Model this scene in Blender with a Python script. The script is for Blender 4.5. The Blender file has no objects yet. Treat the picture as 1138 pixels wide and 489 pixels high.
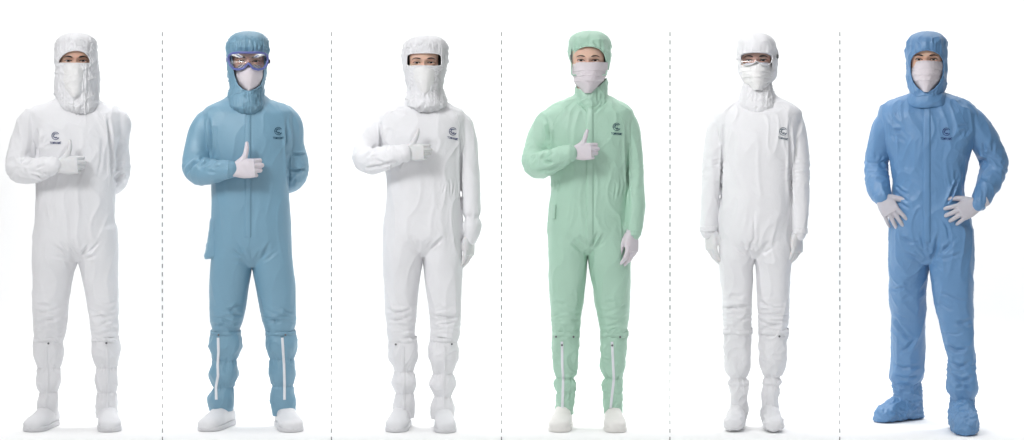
import bpy, math, random
import numpy as np
from mathutils import Vector, Matrix
from mathutils.bvhtree import BVHTree

S = 0.00395; GY = 474.5; D = 9.0; ZC = 1.3; YW = 1.3
scene = bpy.context.scene
COL = scene.collection
rng = np.random.RandomState(7)

# ------------------------------------------------------------------ noise
_perm = rng.permutation(256); _perm = np.concatenate([_perm, _perm, _perm])
_g = rng.normal(size=(256, 3)); _g /= np.linalg.norm(_g, axis=1)[:, None]
def pnoise(P, seed=0):
    P = np.asarray(P, float) + seed * 17.31
    i = np.floor(P).astype(int); f = P - i; u = f * f * f * (f * (f * 6 - 15) + 10)
    i &= 255; r = 0
    for dx in (0, 1):
        for dy in (0, 1):
            for dz in (0, 1):
                h = _perm[_perm[_perm[(i[:, 0] + dx) & 255] + ((i[:, 1] + dy) & 255)] + ((i[:, 2] + dz) & 255)]
                d = f - np.array([dx, dy, dz])
                w = (u[:, 0] if dx else 1 - u[:, 0]) * (u[:, 1] if dy else 1 - u[:, 1]) * (u[:, 2] if dz else 1 - u[:, 2])
                r = r + w * (_g[h] * d).sum(1)
    return r * 1.6

# ------------------------------------------------------------------ mesh helpers
def new_mesh(name, V, F, smooth=True):
    me = bpy.data.meshes.new(name)
    me.from_pydata([tuple(v) for v in np.asarray(V, float)], [], [tuple(int(i) for i in f) for f in F])
    if smooth:
        me.polygons.foreach_set('use_smooth', [True] * len(me.polygons))
    me.update()
    return me
def mk(name, V, F, mat, parent=None, smooth=True, solid=0, label=None):
    o = bpy.data.objects.new(name, new_mesh(name, V, F, smooth)); COL.objects.link(o)
    o.data.materials.append(mat)
    if parent: o.parent = parent
    if solid:
        m = o.modifiers.new('thickness', 'SOLIDIFY'); m.thickness = solid; m.offset = -1
    if label: o['label'] = label
    return o
def grid_faces(nr, nc, closed=True, base=0):
    F = []
    for i in range(nr - 1):
        for j in range(nc if closed else nc - 1):
            k = (j + 1) % nc
            F.append((base + i * nc + j, base + i * nc + k, base + (i + 1) * nc + k, base + (i + 1) * nc + j))
    return F
def capped(R):                                     # rings (nr,nc,3) -> closed mesh
    R = np.asarray(R); nr, nc, _ = R.shape
    V = R.reshape(-1, 3); F = grid_faces(nr, nc)
    a = len(V); V = np.vstack([V, R[0].mean(0), R[-1].mean(0)])
    for j in range(nc):
        k = (j + 1) % nc
        F.append((a, k, j)); F.append((a + 1, (nr - 1) * nc + j, (nr - 1) * nc + k))
    return V, F
def join(parts):
    V = []; F = []; n = 0
    for v, f in parts:
        V.append(np.asarray(v)); F += [tuple(i + n for i in q) for q in f]; n += len(v)
    return np.vstack(V), F
def smoothkeys(keys, t):                           # keys: rows (t, a, b, ...) -> interpolated smoothly
    K = np.array(keys, float); out = []
    x = K[:, 0]
    for c in range(1, K.shape[1]):
        y = K[:, c]; h = np.diff(x); d = np.diff(y) / h
        m = np.zeros(len(x)); m[0] = d[0]; m[-1] = d[-1]
        for i in range(1, len(x) - 1):
            m[i] = 0 if d[i - 1] * d[i] <= 0 else 2 * d[i - 1] * d[i] / (d[i - 1] + d[i])
        tt = np.clip(t, x[0], x[-1]); i = np.clip(np.searchsorted(x, tt, side='right') - 1, 0, len(x) - 2)
        s = (tt - x[i]) / h[i]
        out.append((2*s**3-3*s**2+1)*y[i] + (s**3-2*s**2+s)*h[i]*m[i] + (-2*s**3+3*s**2)*y[i+1] + (s**3-s**2)*h[i]*m[i+1])
    return out
def superring(cx, a, yc, fr, bk, z, n, p):
    t = np.linspace(0, 2 * np.pi, n, endpoint=False) - np.pi / 2
    c, s = np.cos(t), np.sin(t)
    X = cx + a * np.sign(c) * np.abs(c) ** (2 / p)
    Y = np.sign(s) * np.abs(s) ** (2 / p); Y = yc + np.where(Y < 0, Y * fr, Y * bk)
    return np.stack([X, Y, np.full(n, z)], 1)
def tube(pts, radii, n=20, sub=5, flat=1.0, up=None):
    P = np.array(pts, float); R = np.array(radii, float); k = np.arange(len(P))
    t = np.linspace(0, len(P) - 1, (len(P) - 1) * sub + 1)
    Q = np.zeros((len(t), 3))
    for c in range(3):
        Q[:, c] = smooth_cr(P[:, c], t)
    rr = np.maximum(smooth_cr(R, t), min(R))
    T = np.gradient(Q, axis=0); T /= np.linalg.norm(T, axis=1)[:, None] + 1e-12
    u = np.array(up if up is not None else ((0, 1, 0) if abs(T[0][1]) < .9 else (1, 0, 0)), float)
    rings = []; a = np.linspace(0, 2 * np.pi, n, endpoint=False)
    U = None; L = []
    for i in range(len(t)):
        U = u if U is None else U
        U = U - T[i] * U.dot(T[i]); U /= np.linalg.norm(U); W = np.cross(T[i], U)
        L.append((Q[i], T[i], U.copy(), W, rr[i]))
    def ring(q, U, W, r): return q + r * (np.cos(a)[:, None] * U * flat + np.sin(a)[:, None] * W)
    q, T0, U0, W0, r0 = L[0]
    for s in (80, 55, 28): s = math.radians(s); rings.append(ring(q - T0 * r0 * math.sin(s), U0, W0, r0 * math.cos(s)))
    for q, T1, U1, W1, r1 in L: rings.append(ring(q, U1, W1, r1))
    for s in (28, 55, 80): s = math.radians(s); rings.append(ring(q + T1 * r1 * math.sin(s), U1, W1, r1 * math.cos(s)))
    return capped(rings)
def smooth_cr(y, t):
    y = np.asarray(y, float); n = len(y); i = np.clip(np.floor(t).astype(int), 0, n - 2); s = t - i
    p0 = np.where(i > 0, y[np.maximum(i - 1, 0)], 2 * y[i] - y[i + 1]); p1 = y[i]; p2 = y[i + 1]
    p3 = np.where(i + 2 < n, y[np.minimum(i + 2, n - 1)], 2 * p2 - p1)
    return .5 * (2*p1 + (p2-p0)*s + (2*p0-5*p1+4*p2-p3)*s**2 + (3*p1-p0-3*p2+p3)*s**3)
def ctube(pts, r, n=8, flatw=None):                # closed loop tube
    P = np.array(pts, float); m = len(P)
    T = np.roll(P, -1, 0) - np.roll(P, 1, 0); T /= np.linalg.norm(T, axis=1)[:, None] + 1e-12
    rings = []
    for i in range(m):
        Y = np.array([0, 1, 0.]); Y = Y - T[i] * Y.dot(T[i]); Y /= np.linalg.norm(Y); W = np.cross(T[i], Y)
        a = np.linspace(0, 2*np.pi, n, endpoint=False)
        rings.append(P[i] + r * np.cos(a)[:, None] * Y * (flatw or 1) + r * np.sin(a)[:, None] * W)
    R = np.array(rings); V = R.reshape(-1, 3); F = []
    for i in range(m):
        for j in range(n):
            i2 = (i + 1) % m; k = (j + 1) % n
            F.append((i*n+j, i2*n+j, i2*n+k, i*n+k))
    return V, F
def remesh(parts, voxel, iters=3):
    V, F = join(parts)
    me = new_mesh('tmp', V, F); o = bpy.data.objects.new('tmp', me); COL.objects.link(o)
    m = o.modifiers.new('r', 'REMESH'); m.mode = 'VOXEL'; m.voxel_size = voxel; m.adaptivity = 0
    dg = bpy.context.evaluated_depsgraph_get(); ev = o.evaluated_get(dg); em = ev.to_mesh()
    n = len(em.vertices); V = np.zeros(n * 3); em.vertices.foreach_get('co', V); V = V.reshape(-1, 3)
    F = [tuple(p.vertices) for p in em.polygons]
    E = np.zeros(len(em.edges) * 2, int); em.edges.foreach_get('vertices', E); E = E.reshape(-1, 2)
    ev.to_mesh_clear(); bpy.data.objects.remove(o); bpy.data.meshes.remove(me)
    V = lap(V, E, iters)
    return V, F, E
def lap(V, E, iters, k=.5):
    n = len(V); cnt = np.bincount(E.ravel(), minlength=n)[:, None].astype(float)
    for _ in range(iters):
        A = np.zeros_like(V)
        for c in range(3):
            A[:, c] = np.bincount(E[:, 0], V[E[:, 1], c], n) + np.bincount(E[:, 1], V[E[:, 0], c], n)
        V = V * (1 - k) + k * A / np.maximum(cnt, 1)
    return V
def normals(V, F):
    N = np.zeros_like(V); Q = np.array([f if len(f) == 4 else (f[0], f[1], f[2], f[2]) for f in F])
    n = np.cross(V[Q[:, 2]] - V[Q[:, 0]], V[Q[:, 3]] - V[Q[:, 1]])
    tri = Q[:, 2] == Q[:, 3]
    if tri.any():
        q = Q[tri]; n[tri] = np.cross(V[q[:, 1]] - V[q[:, 0]], V[q[:, 2]] - V[q[:, 0]])
    for c in range(4):
        for d in range(3): N[:, d] += np.bincount(Q[:, c], n[:, d], len(V))
    return N / (np.linalg.norm(N, axis=1)[:, None] + 1e-12)

# ------------------------------------------------------------------ materials
def srgb(r, g, b): return tuple(((c/255) / 12.92 if c/255 < .04045 else ((c/255 + .055) / 1.055) ** 2.4) for c in (r, g, b)) + (1,)
def mat_base(name):
    m = bpy.data.materials.new(name); m.use_nodes = True; nt = m.node_tree
    return m, nt, nt.nodes['Principled BSDF']
def fabric(name, col, rough=.72, sheen=0, bump=.35, wr=70, var=.055, stretch=(1, 1, .6)):
    m, nt, b = mat_base(name); N = nt.nodes; L = nt.links
    tc = N.new('ShaderNodeTexCoord'); mp = N.new('ShaderNodeMapping'); mp.inputs['Scale'].default_value = stretch
    L.new(tc.outputs['Object'], mp.inputs[0])
    n1 = N.new('ShaderNodeTexNoise'); n1.inputs['Scale'].default_value = wr; n1.inputs['Detail'].default_value = 3; n1.inputs['Distortion'].default_value = .6
    n2 = N.new('ShaderNodeTexNoise'); n2.inputs['Scale'].default_value = 900
    n3 = N.new('ShaderNodeTexNoise'); n3.inputs['Scale'].default_value = 9
    for n in (n1, n2, n3): L.new(mp.outputs[0], n.inputs[0])
    b1 = N.new('ShaderNodeBump'); b1.inputs['Strength'].default_value = bump; b1.inputs['Distance'].default_value = .004
    b2 = N.new('ShaderNodeBump'); b2.inputs['Strength'].default_value = .25; b2.inputs['Distance'].default_value = .0006
    L.new(n1.outputs[0], b1.inputs['Height']); L.new(n2.outputs[0], b2.inputs['Height']); L.new(b1.outputs[0], b2.inputs['Normal']); L.new(b2.outputs[0], b.inputs['Normal'])
    mx = N.new('ShaderNodeMix'); mx.data_type = 'RGBA'
    mx.inputs[6].default_value = tuple(c * (1 - var) for c in col[:3]) + (1,); mx.inputs[7].default_value = tuple(min(1, c * (1 + var)) for c in col[:3]) + (1,)
    L.new(n3.outputs[0], mx.inputs[0]); L.new(mx.outputs[2], b.inputs['Base Color'])
    b.inputs['Roughness'].default_value = rough; b.inputs['Sheen Weight'].default_value = sheen * .2; b.inputs['Sheen Roughness'].default_value = .5
    b.inputs['Specular IOR Level'].default_value = .42 if sheen < .12 else .85
    return m
def plain(name, col, rough=.5, spec=.5, sss=0, metal=0):
    m, nt, b = mat_base(name); N = nt.nodes; L = nt.links
    tc = N.new('ShaderNodeTexCoord'); n = N.new('ShaderNodeTexNoise'); n.inputs['Scale'].default_value = 45; n.inputs['Detail'].default_value = 4
    L.new(tc.outputs['Object'], n.inputs[0])
    mx = N.new('ShaderNodeMix'); mx.data_type = 'RGBA'
    mx.inputs[6].default_value = tuple(c * .95 for c in col[:3]) + (1,); mx.inputs[7].default_value = tuple(min(1, c * 1.05) for c in col[:3]) + (1,)
    L.new(n.outputs[0], mx.inputs[0]); L.new(mx.outputs[2], b.inputs['Base Color'])
    b.inputs['Roughness'].default_value = rough; b.inputs['Specular IOR Level'].default_value = spec; b.inputs['Metallic'].default_value = metal
    if sss:
        b.inputs['Subsurface Weight'].default_value = sss; b.inputs['Subsurface Radius'].default_value = (1, .35, .2); b.inputs['Subsurface Scale'].default_value = .006
    return m
def clear(name, col, fac=.12):
    m = bpy.data.materials.new(name); m.use_nodes = True; nt = m.node_tree; nt.nodes.clear(); N = nt.nodes; L = nt.links
    o = N.new('ShaderNodeOutputMaterial'); t = N.new('ShaderNodeBsdfTransparent'); g = N.new('ShaderNodeBsdfGlossy'); x = N.new('ShaderNodeMixShader'); fr = N.new('ShaderNodeFresnel')
    t.inputs[0].default_value = col; g.inputs['Roughness'].default_value = .05; fr.inputs[0].default_value = 1.45
    ma = N.new('ShaderNodeMath'); ma.inputs[1].default_value = fac; L.new(fr.outputs[0], ma.inputs[0])
    L.new(ma.outputs[0], x.inputs[0]); L.new(t.outputs[0], x.inputs[1]); L.new(g.outputs[0], x.inputs[2]); L.new(x.outputs[0], o.inputs[0])
    return m
M = dict(
    white=fabric('white_fabric', (.745, .745, .766, 1), .62, .1, .18),
    white2=fabric('white_mask_fabric', (.775, .77, .77, 1), .8, .1, .2, 120),
    teal=fabric('teal_fabric', (.155, .31, .425, 1), .52, .15, .18),
    green=fabric('green_fabric', (.365, .57, .45, 1), .54, .15, .2),
    blue=fabric('blue_fabric', (.094, .232, .44, 1), .51, .15, .2),
    mask=fabric('pale_mask_paper', (.66, .61, .645, 1), .85, .1, .25, 90),
    glovew=plain('white_glove', (.655, .655, .665, 1), .5, .35, .1),
    glovel=plain('lilac_glove', (.63, .59, .63, 1), .5, .4, .1),
    gloveg=plain('grey_glove', (.50, .485, .53, 1), .5, .4, .1),
    shoe=plain('white_shoe', (.74, .74, .76, 1), .45, .45), shoeg=plain('cream_shoe', (.78, .765, .74, 1), .45, .45),
    sole=plain('white_rubber', (.68, .68, .70, 1), .5, .4),
    skin=plain('skin', (.64, .40, .30, 1), .5, .4, .25), skinf=plain('fair_skin', (.70, .46, .36, 1), .5, .4, .25),
    hair=plain('black_hair', (.018, .013, .012, 1), .45, .5),
    eyew=plain('eye_white', (.62, .60, .58, 1), .25, .5), iris=plain('dark_iris', (.02, .011, .008, 1), .2, .5),
    ink=plain('navy_ink', (.02, .035, .14, 1), .7, .2), inkd=plain('dark_teal_ink', (.01, .05, .09, 1), .7, .2),
    zipw=plain('white_zip_tape', (.74, .76, .80, 1), .6, .3), metal=plain('grey_snap_metal', (.16, .16, .17, 1), .35, .5, 0, .8),
    gog=plain('blue_goggle_rubber', (.10, .125, .36, 1), .3, .6), gogw=plain('white_goggle_rubber', (.70, .70, .72, 1), .4, .5),
    black=plain('black_plastic', (.02, .02, .025, 1), .35, .5), greyp=plain('grey_plastic', (.12, .13, .13, 1), .4, .5),
    lens=clear('clear_lens', (.90, .92, .975, 1), .006), thread=plain('white_thread', (.62, .62, .65, 1), .8, .2),
    dash=plain('grey_print', (.16, .16, .165, 1), .8, .2),
)

# ------------------------------------------------------------------ strokes (folds pressed into the cloth)
def fold(V, N, pts, w, A, side=-1, yr=None, kind='v', taper=.35):
    """pts local (x,z) polyline; side -1 front, +1 back, 0 both"""
    P = np.array(pts, float); lo = P.min(0) - 4 * w; hi = P.max(0) + 4 * w
    sel = (V[:, 0] > lo[0]) & (V[:, 0] < hi[0]) & (V[:, 2] > lo[1]) & (V[:, 2] < hi[1])
    if side: sel &= (N[:, 1] * side > .02)
    if yr: sel &= (V[:, 1] > yr[0]) & (V[:, 1] < yr[1])
    ix = np.nonzero(sel)[0]
    if len(ix) == 0: return
    q = V[ix][:, [0, 2]]; best = np.full(len(q), 1e9); sg = np.zeros(len(q)); tt = np.zeros(len(q))
    L = np.linalg.norm(np.diff(P, axis=0), axis=1); C = np.concatenate([[0], np.cumsum(L)])
    for k in range(len(P) - 1):
        d = P[k+1] - P[k]; s = np.clip(((q - P[k]) @ d) / (d @ d + 1e-12), 0, 1)
        r = q - (P[k] + s[:, None] * d); ds = np.linalg.norm(r, axis=1)
        m = ds < best; best[m] = ds[m]; sg[m] = np.sign(d[0] * r[m, 1] - d[1] * r[m, 0]); tt[m] = (C[k] + s[m] * L[k]) / C[-1]
    sd = best * sg / w
    if kind == 'v': pr = -np.exp(-sd**2) + .55 * np.exp(-((sd - 1.9) / 1.1)**2) + .45 * np.exp(-((sd + 1.9) / 1.1)**2)
    elif kind == 's': pr = np.where(sd > 0, 1, -1) * np.exp(-np.abs(sd) * .8) * (1 - np.exp(-(sd * 2.5)**2))
    else: pr = np.exp(-sd**2)
    e = np.minimum(1, np.minimum(tt, 1 - tt) / max(taper, 1e-3)); e = e * e * (3 - 2 * e)
    far = best > 4 * w
    V[ix] += N[ix] * (A * pr * e * ~far)[:, None]

# ------------------------------------------------------------------ hands
def hand_mesh(curl, spread=(6, 1, -3, -8), thumb=None, scale=1.0, mirror=False, fat=1.0):
    parts = []
    # palm
    rows = [(-.04, .025, .021, 0), (-.02, .027, .021, 0), (.01, .032, .021, -.001), (.045, .041, .019, -.003), (.078, .043, .0155, -.002), (.096, .040, .0125, 0)]
    R = []
    ys = np.linspace(-.04, .096, 15); K = smoothkeys(rows, ys)
    t = np.linspace(0, 2*np.pi, 24, endpoint=False)
    for y, a, b, c in zip(ys, *K):
        R.append(np.stack([a * np.sign(np.cos(t)) * np.abs(np.cos(t))**.8, np.full(24, y), c + b * np.sign(np.sin(t)) * np.abs(np.sin(t))**.85], 1))
    parts.append(capped(R))
    mc = [(.031, .086), (.0105, .092), (-.0105, .088), (-.030, .078)]
    ln = [(.043, .026, .021), (.048, .030, .022), (.044, .028, .022), (.034, .021, .019)]
    rd = [(.0104, .0097, .0089, .0072), (.0106, .0099, .0091, .0074), (.0101, .0095, .0087, .007), (.0093, .0085, .0077, .0064)]
    for k in range(4):
        cu = curl[k] if isinstance(curl[0], (tuple, list)) else curl
        p = np.array([mc[k][0], mc[k][1] - .014, -.001]); q = np.array([mc[k][0], mc[k][1], .001]); pts = [p, q]
        sp = math.radians(spread[k]); ang = 0
        for s, L in enumerate(ln[k]):
            ang += math.radians(cu[s])
            d = np.array([math.sin(sp) * math.cos(ang), math.cos(sp) * math.cos(ang), -math.sin(ang)])
            q = q + d * L; pts.append(q)
        r = [rd[k][0]] + list(rd[k]); r = [x * fat for x in r]
        parts.append(tube(pts, r, 14, 5, up=(1, 0, 0)))
    th = thumb or [(.55, .75, -.25), (.4, .9, -.2), (.3, .95, -.15)]
    q = np.array([.020, .018, -.006]); pts = [q]
    for d, L in zip(th, (.046, .036, .028)):
        d = np.array(d, float); d /= np.linalg.norm(d); q = q + d * L; pts.append(q)
    parts.append(tube(pts, [.017*fat, .0135*fat, .0112*fat, .0086*fat], 14, 5))
    parts = [(np.asarray(v) * scale, f) for v, f in parts]
    V, F, E = remesh(parts, .0024, 2)
    N = normals(V, F)
    V += N * (pnoise(V * 55, 3) * .0008)[:, None]
    if mirror: V[:, 0] *= -1; F = [tuple(reversed(f)) for f in F]
    return V, F
def place(VF, pos, yd, zd):
    V, F = VF; y = np.array(yd, float); y /= np.linalg.norm(y); z = np.array(zd, float); z -= y * z.dot(y); z /= np.linalg.norm(z); x = np.cross(y, z)
    return V @ np.array([x, y, z]) + np.array(pos), F

# ------------------------------------------------------------------ head
def head_mesh(px, female=0, cx=0.0, ez=0.0, wide=1.0):
    """face with sockets, lids, nose, lips, ears; eye line at z=ez; x centre cx"""
    hw = [(-.118, .020), (-.112, .034), (-.098, .047), (-.075, .058), (-.045, .066), (0, .0735), (.03, .076), (.06, .0745), (.085, .063), (.102, .043), (.113, .018), (.116, .004)]
    fr = [(-.118, .052), (-.112, .070), (-.098, .080), (-.075, .084), (-.045, .087), (0, .086), (.02, .092), (.045, .092), (.07, .083), (.092, .060), (.106, .034), (.113, .015), (.116, .003)]
    bk = [(-.118, .00), (-.112, .02), (-.098, .045), (-.075, .065), (-.045, .080), (0, .095), (.03, .100), (.06, .095), (.085, .075), (.102, .050), (.113, .020), (.116, .004)]
    zs = np.unique(np.concatenate([np.linspace(-.118, .116, 70), np.linspace(-.016, .02, 34)]))
    a, = smoothkeys(hw, zs); f, = smoothkeys(fr, zs); b, = smoothkeys(bk, zs)
    n = 300; R = np.array([superring(0, a[i] * wide, 0, f[i], b[i], zs[i], n, 2.25) for i in range(len(zs))])
    V = R.reshape(-1, 3).copy(); x, z = V[:, 0], V[:, 2]; fm = V[:, 1] < -.01
    g = lambda dx, dz, sx, sz: np.exp(-(dx/sx)**2 - (dz/sz)**2)
    dy = np.zeros(len(V))
    nose = np.interp(z, [-.058, -.048, -.040, -.025, -.005, .008, .02], [0, .010, .021, .016, .010, .006, 0])
    wn = np.interp(z, [-.05, -.038, -.02, 0, .01], [.017, .015, .010, .008, .009])
    dy -= nose * np.exp(-(x / wn)**2)
    dy -= .004 * g(x, z + .072, .022, .006) + .004 * g(x, z + .082, .018, .005)      # lips
    dy += .003 * g(x, z + .0765, .024, .0022)
    for s in (-1, 1):
        dy += .0085 * g(x - s*.032, z - .001, .019, .0115)                            # socket
        dy -= .0035 * g(x - s*.032, z - .0185, .021, .006)                            # brow ridge
        dy -= .004 * g(x - s*.048, z + .030, .020, .016)                              # cheek bone
        dy -= .006 * g(x - s*.012, z + .044, .007, .007)                              # nostril wing
    V[:, 1] += np.where(fm, dy, 0)
    r = .0128; eyes = []
    for s in (-1, 1):
        ex = s * .0315; base = -np.interp(0, [0], [1]) ; yc = -.0655
        dx = x - ex; dz = z; rr = dx**2 / 1.35**2 + dz**2
        m = fm & (rr < (r * 1.12)**2)
        ball = yc - np.sqrt(np.maximum((r * 1.12)**2 - rr, 0))
        zu = .0050 * np.maximum(0, 1 - (dx / .0165)**2)**.7; zl = -.0036 * np.maximum(0, 1 - (dx / .0165)**2)
        inside = fm & (np.abs(dx) < .0165) & (dz < zu + .0008) & (dz > zl + .0008)
        V[:, 1] = np.where(m & ~inside, np.minimum(V[:, 1], ball), V[:, 1])
        V[:, 1] = np.where(inside, yc - r * .55, V[:, 1])
        eyes.append((ex, yc, r))
    V[:, 0] += cx; V[:, 2] += ez
    for e in range(2): pass
    Vc, Fc = capped(V.reshape(len(zs), n, 3))
    return Vc, Fc, eyes
def sphere(c, r, n=24, sx=1, sy=1, sz=1):
    R = [[(c[0] + sx*r*math.sin(p)*math.cos(t), c[1] + sy*r*math.sin(p)*math.sin(t), c[2] + sz*r*math.cos(p)) for t in np.linspace(0, 2*np.pi, n, endpoint=False)] for p in np.linspace(.03, np.pi - .03, n // 2)]
    V, F = capped(np.array(R)); return V, [tuple(reversed(f)) for f in F]

# ------------------------------------------------------------------ a person
class Person:
    def __init__(s, cx, label, group='people standing in a row in cleanroom suits'):
        s.cx = cx; X = (cx - 569) * S; th = math.atan2(X, D); s.k = S * math.cos(th)
        s.root = bpy.data.objects.new('person', None); COL.objects.link(s.root)
        s.root.location = (X, 0, 0); s.root.rotation_euler = (0, 0, -th)
        s.root['label'] = label; s.root['category'] = 'person'; s.root['group'] = group
        s.seed = int(cx) % 97; s.rnd = random.Random(int(cx))
    def P(s, x, y, d=0.0): return np.array([(x - s.cx) * s.k, d, (GY - y) * S])
    def Q(s, pts): return [((x - s.cx) * s.k, (GY - y) * S) for x, y in pts]
    def rings(s, rows, step=2.0, n=72, p=2.4, ycen=None, inset=0.0, crown=0, btaper=0):
        """rows (py, xl, xr, front, back) in photo pixels and metres"""
        ys = np.arange(rows[0][0], rows[-1][0] + .01, step); K = smoothkeys(rows, ys); R = []
        yc = np.interp(ys, [a for a, b in ycen], [b for a, b in ycen]) if ycen else np.zeros(len(ys))
        if crown:
            m = ys < ys[0] + crown; u = np.clip((ys[0] + crown - ys) / crown, 0, 1); f = np.maximum(1 - u ** 2.2, .0004) ** (1 / 2.2)
            full = [k_[0] for k_ in smoothkeys(rows, np.array([ys[0] + crown]))]; mid = (full[0] + full[1]) / 2; hw = (full[1] - full[0]) / 2
            cc = (K[0] + K[1]) / 2
            K[0] = np.where(m, cc - hw * f, K[0]); K[1] = np.where(m, cc + hw * f, K[1]); K[2] = np.where(m, full[2] * f, K[2]); K[3] = np.where(m, full[3] * f, K[3])
        if btaper:
            u = np.clip((ys - ys[-1] + btaper) / btaper, 0, 1); f = np.sqrt(np.maximum(1 - .88 * u * u, 0)); f2 = 1 - .45 * u * u; cc = (K[0] + K[1]) / 2; hw = (K[1] - K[0]) / 2
            K[0] = cc - hw * f; K[1] = cc + hw * f; K[2] = K[2] * f2; K[3] = K[3] * f2
        for i, y in enumerate(ys):
            xl, xr, fr, bk = [k[i] for k in K]; c = ((xl + xr) / 2 - s.cx) * s.k; a = (xr - xl) / 2 * s.k
            R.append(superring(c, max(a - inset, .004), yc[i], max(fr - inset, .004), max(bk - inset, .004), (GY - y) * S, n, p))
        return np.array(R[::-1])           # bottom to top
    def leg_rows(s, rows, dr=.98, b=1.05):
        out = []
        for r in rows:
            h = (r[2] - r[1]) / 2 * S; g = np.interp(r[0], [240, 275, 300, 340], [1.15, 1.15, 1.08, 1.0])
            out.append((r[0], r[1], r[2], h * dr * g, h * b * g))
        return out
    def coverall(s, torso, legs, arms, mat, folds, legdepth=(None, None), wr=1.0, name='coverall'):
        s.torso, s.legs, s.arms, s.legdepth = torso, legs, arms, legdepth
        parts = [capped(s.rings(torso, n=96, p=2.5, btaper=26))]
        arms = s.arms = [[(a[0][0], a[0][1] + 6, a[0][2], a[0][3] - 1.5), (a[1][0], a[1][1] + 1.5, a[1][2], a[1][3] - .4)] + a[2:] for a in arms]
        for rows, yc in zip(legs, legdepth):
            rows = [(rows[0][0] - 22, rows[0][1] + 1, rows[0][2] - 1)] + list(rows)
            parts.append(capped(s.rings(s.leg_rows(rows), n=64, p=2.25, ycen=yc, crown=18)))
        for a in arms: parts.append(tube([s.P(x, y, d) for x, y, d, r in a], [r * S for x, y, d, r in a], 32, 6))
        V, F, E = remesh(parts, .0038, 6)
        N = normals(V, F); sd = s.seed
        x, z = V[:, 0], V[:, 2]
        # broad soft waves, vertical drapes on trunk and thighs, fine puckers
        warp = np.stack([pnoise(V * 5, sd), pnoise(V * 5, sd + 1), pnoise(V * 5, sd + 2)], 1) * .05
        W = V + warp
        d = pnoise(W * np.array([7, 7, 3.0]), sd + 3) * .006
        rd = 1 - np.abs(pnoise(W * np.array([16, 16, 3.6]), sd + 4)) * 2
        d += (np.clip(rd, 0, 1)**2.2) * .0042 * wr
        rd = 1 - np.abs(pnoise(W * np.array([26, 26, 17]), sd + 6)) * 2
        d += (np.clip(rd, 0, 1)**2.5) * .0009 * wr * np.clip(wr, .5, 1.5)
        # crunch near joints
        for (jx, jy, jd, rad, amp, horiz) in folds.get('joints', []):
            c = s.P(jx, jy, jd); dist = np.linalg.norm((V - c) * np.array([1, .7, 1]), axis=1)
            m = np.exp(-(dist / (rad * S))**2)
            sc = np.array([13, 13, 46]) if horiz == 1 else (np.array([48, 20, 12]) if horiz == 0 else np.array([30, 20, 30]))
            rd = 1 - np.abs(pnoise(W * sc, sd + 9 + int(jx))) * 2.2
            d += np.clip(rd, -.3, 1) * amp * 1.05 * m * (.7 + .5 * wr)
        # elastic gathers (pinch) : (x,y,depth,halfheight px, amp, axis)
        V = V + N * d[:, None]
        N = normals(V, F)
        for f in folds.get('strokes', []):
            pts, w, A = f[:3]; kw = f[3] if len(f) > 3 else {}
            fold(V, N, s.Q(pts), w * S, A * .00138, **kw)
        V = lap(V, E, 1, .35)
        o = mk(name, V, F, mat, s.root); s.suit = o
        s.bvh = BVHTree.FromPolygons([Vector(v) for v in V], F)
        return o
    def surf(s, x, z, bvh=None, default=-.1):
        h = (bvh or s.bvh).ray_cast(Vector((x, -2, z)), Vector((0, 1, 0)))
        return h[0].y if h[0] else default
    def ribbon(s, name, pts, w, mat, parent, off=.0015, thick=.002, bvh=None, step=.004, smooth_n=2):
        """flat band that follows the cloth; pts px, w px (or list)"""
        P = np.array(s.Q(pts)); L = np.concatenate([[0], np.cumsum(np.linalg.norm(np.diff(P, axis=0), axis=1))])
        n = max(3, int(L[-1] / step)); t = np.linspace(0, L[-1], n)
        X = np.interp(t, L, P[:, 0]); Z = np.interp(t, L, P[:, 1]); T = np.stack([np.gradient(X), np.gradient(Z)], 1); T /= np.linalg.norm(T, axis=1)[:, None]
        nc = 5; rows = []
        for j in range(nc):
            u = (j / (nc - 1) - .5) * w * S
            xx = X - T[:, 1] * u; zz = Z + T[:, 0] * u
            yy = np.array([s.surf(a, b, bvh) for a, b in zip(xx, zz)])
            for _ in range(smooth_n): yy[1:-1] = (yy[:-2] + yy[1:-1] * 2 + yy[2:]) / 4
            rows.append(np.stack([xx, yy - off, zz], 1))
        top = np.array(rows); top[1:-1, :, 1] -= thick * .5
        V = np.concatenate([top.reshape(-1, 3), top[[0, -1]].reshape(-1, 3) + np.array([0, off + thick, 0])])
        F = [tuple(reversed(f)) for f in grid_faces(nc, n, False)]; b = nc * n
        for i in range(n - 1):
            F.append((i, i + 1, b + i + 1, b + i)); F.append(((nc-1)*n + i + 1, (nc-1)*n + i, b + n + i, b + n + i + 1))
        return mk(name, V, F, mat, parent)
    def tape(s, name, x, y0, y1, w, mat, parent, **k): return s.ribbon(name, [(x, y0), (x, y1)], w, mat, parent, **k)
    def seam(s, name, pts, mat, parent, w=.9, bvh=None):
        return s.ribbon(name, pts, w, mat, parent, off=.0008, thick=.0012, bvh=bvh)
    def flap(s, pts):
        s.ribbon('zip_flap', pts, 3.6, M['white'], s.lastboot, off=.0015, thick=.0035, bvh=s.lastbv)
    def logo(s, x, y, mat, w=14, slant=0, kind=0):
        """round emblem over a word, laid on the cloth"""
        parts = []
        def put(pts2, wid):
            pts = np.array([(a, b) for a, b in pts2], float)
            V = []; F = []
            T = np.gradient(pts, axis=0); T /= np.linalg.norm(T, axis=1)[:, None] + 1e-9
            for i in range(len(pts)):
                for u in (-.5, .5):
                    V.append((pts[i, 0] - T[i, 1] * u * wid, pts[i, 1] + T[i, 0] * u * wid))
            for i in range(len(pts) - 1): F.append((2*i, 2*i+1, 2*i+3, 2*i+2))
            parts.append((np.array(V), F))
        cx, cy, r = 0, 0, 4.1
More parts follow.
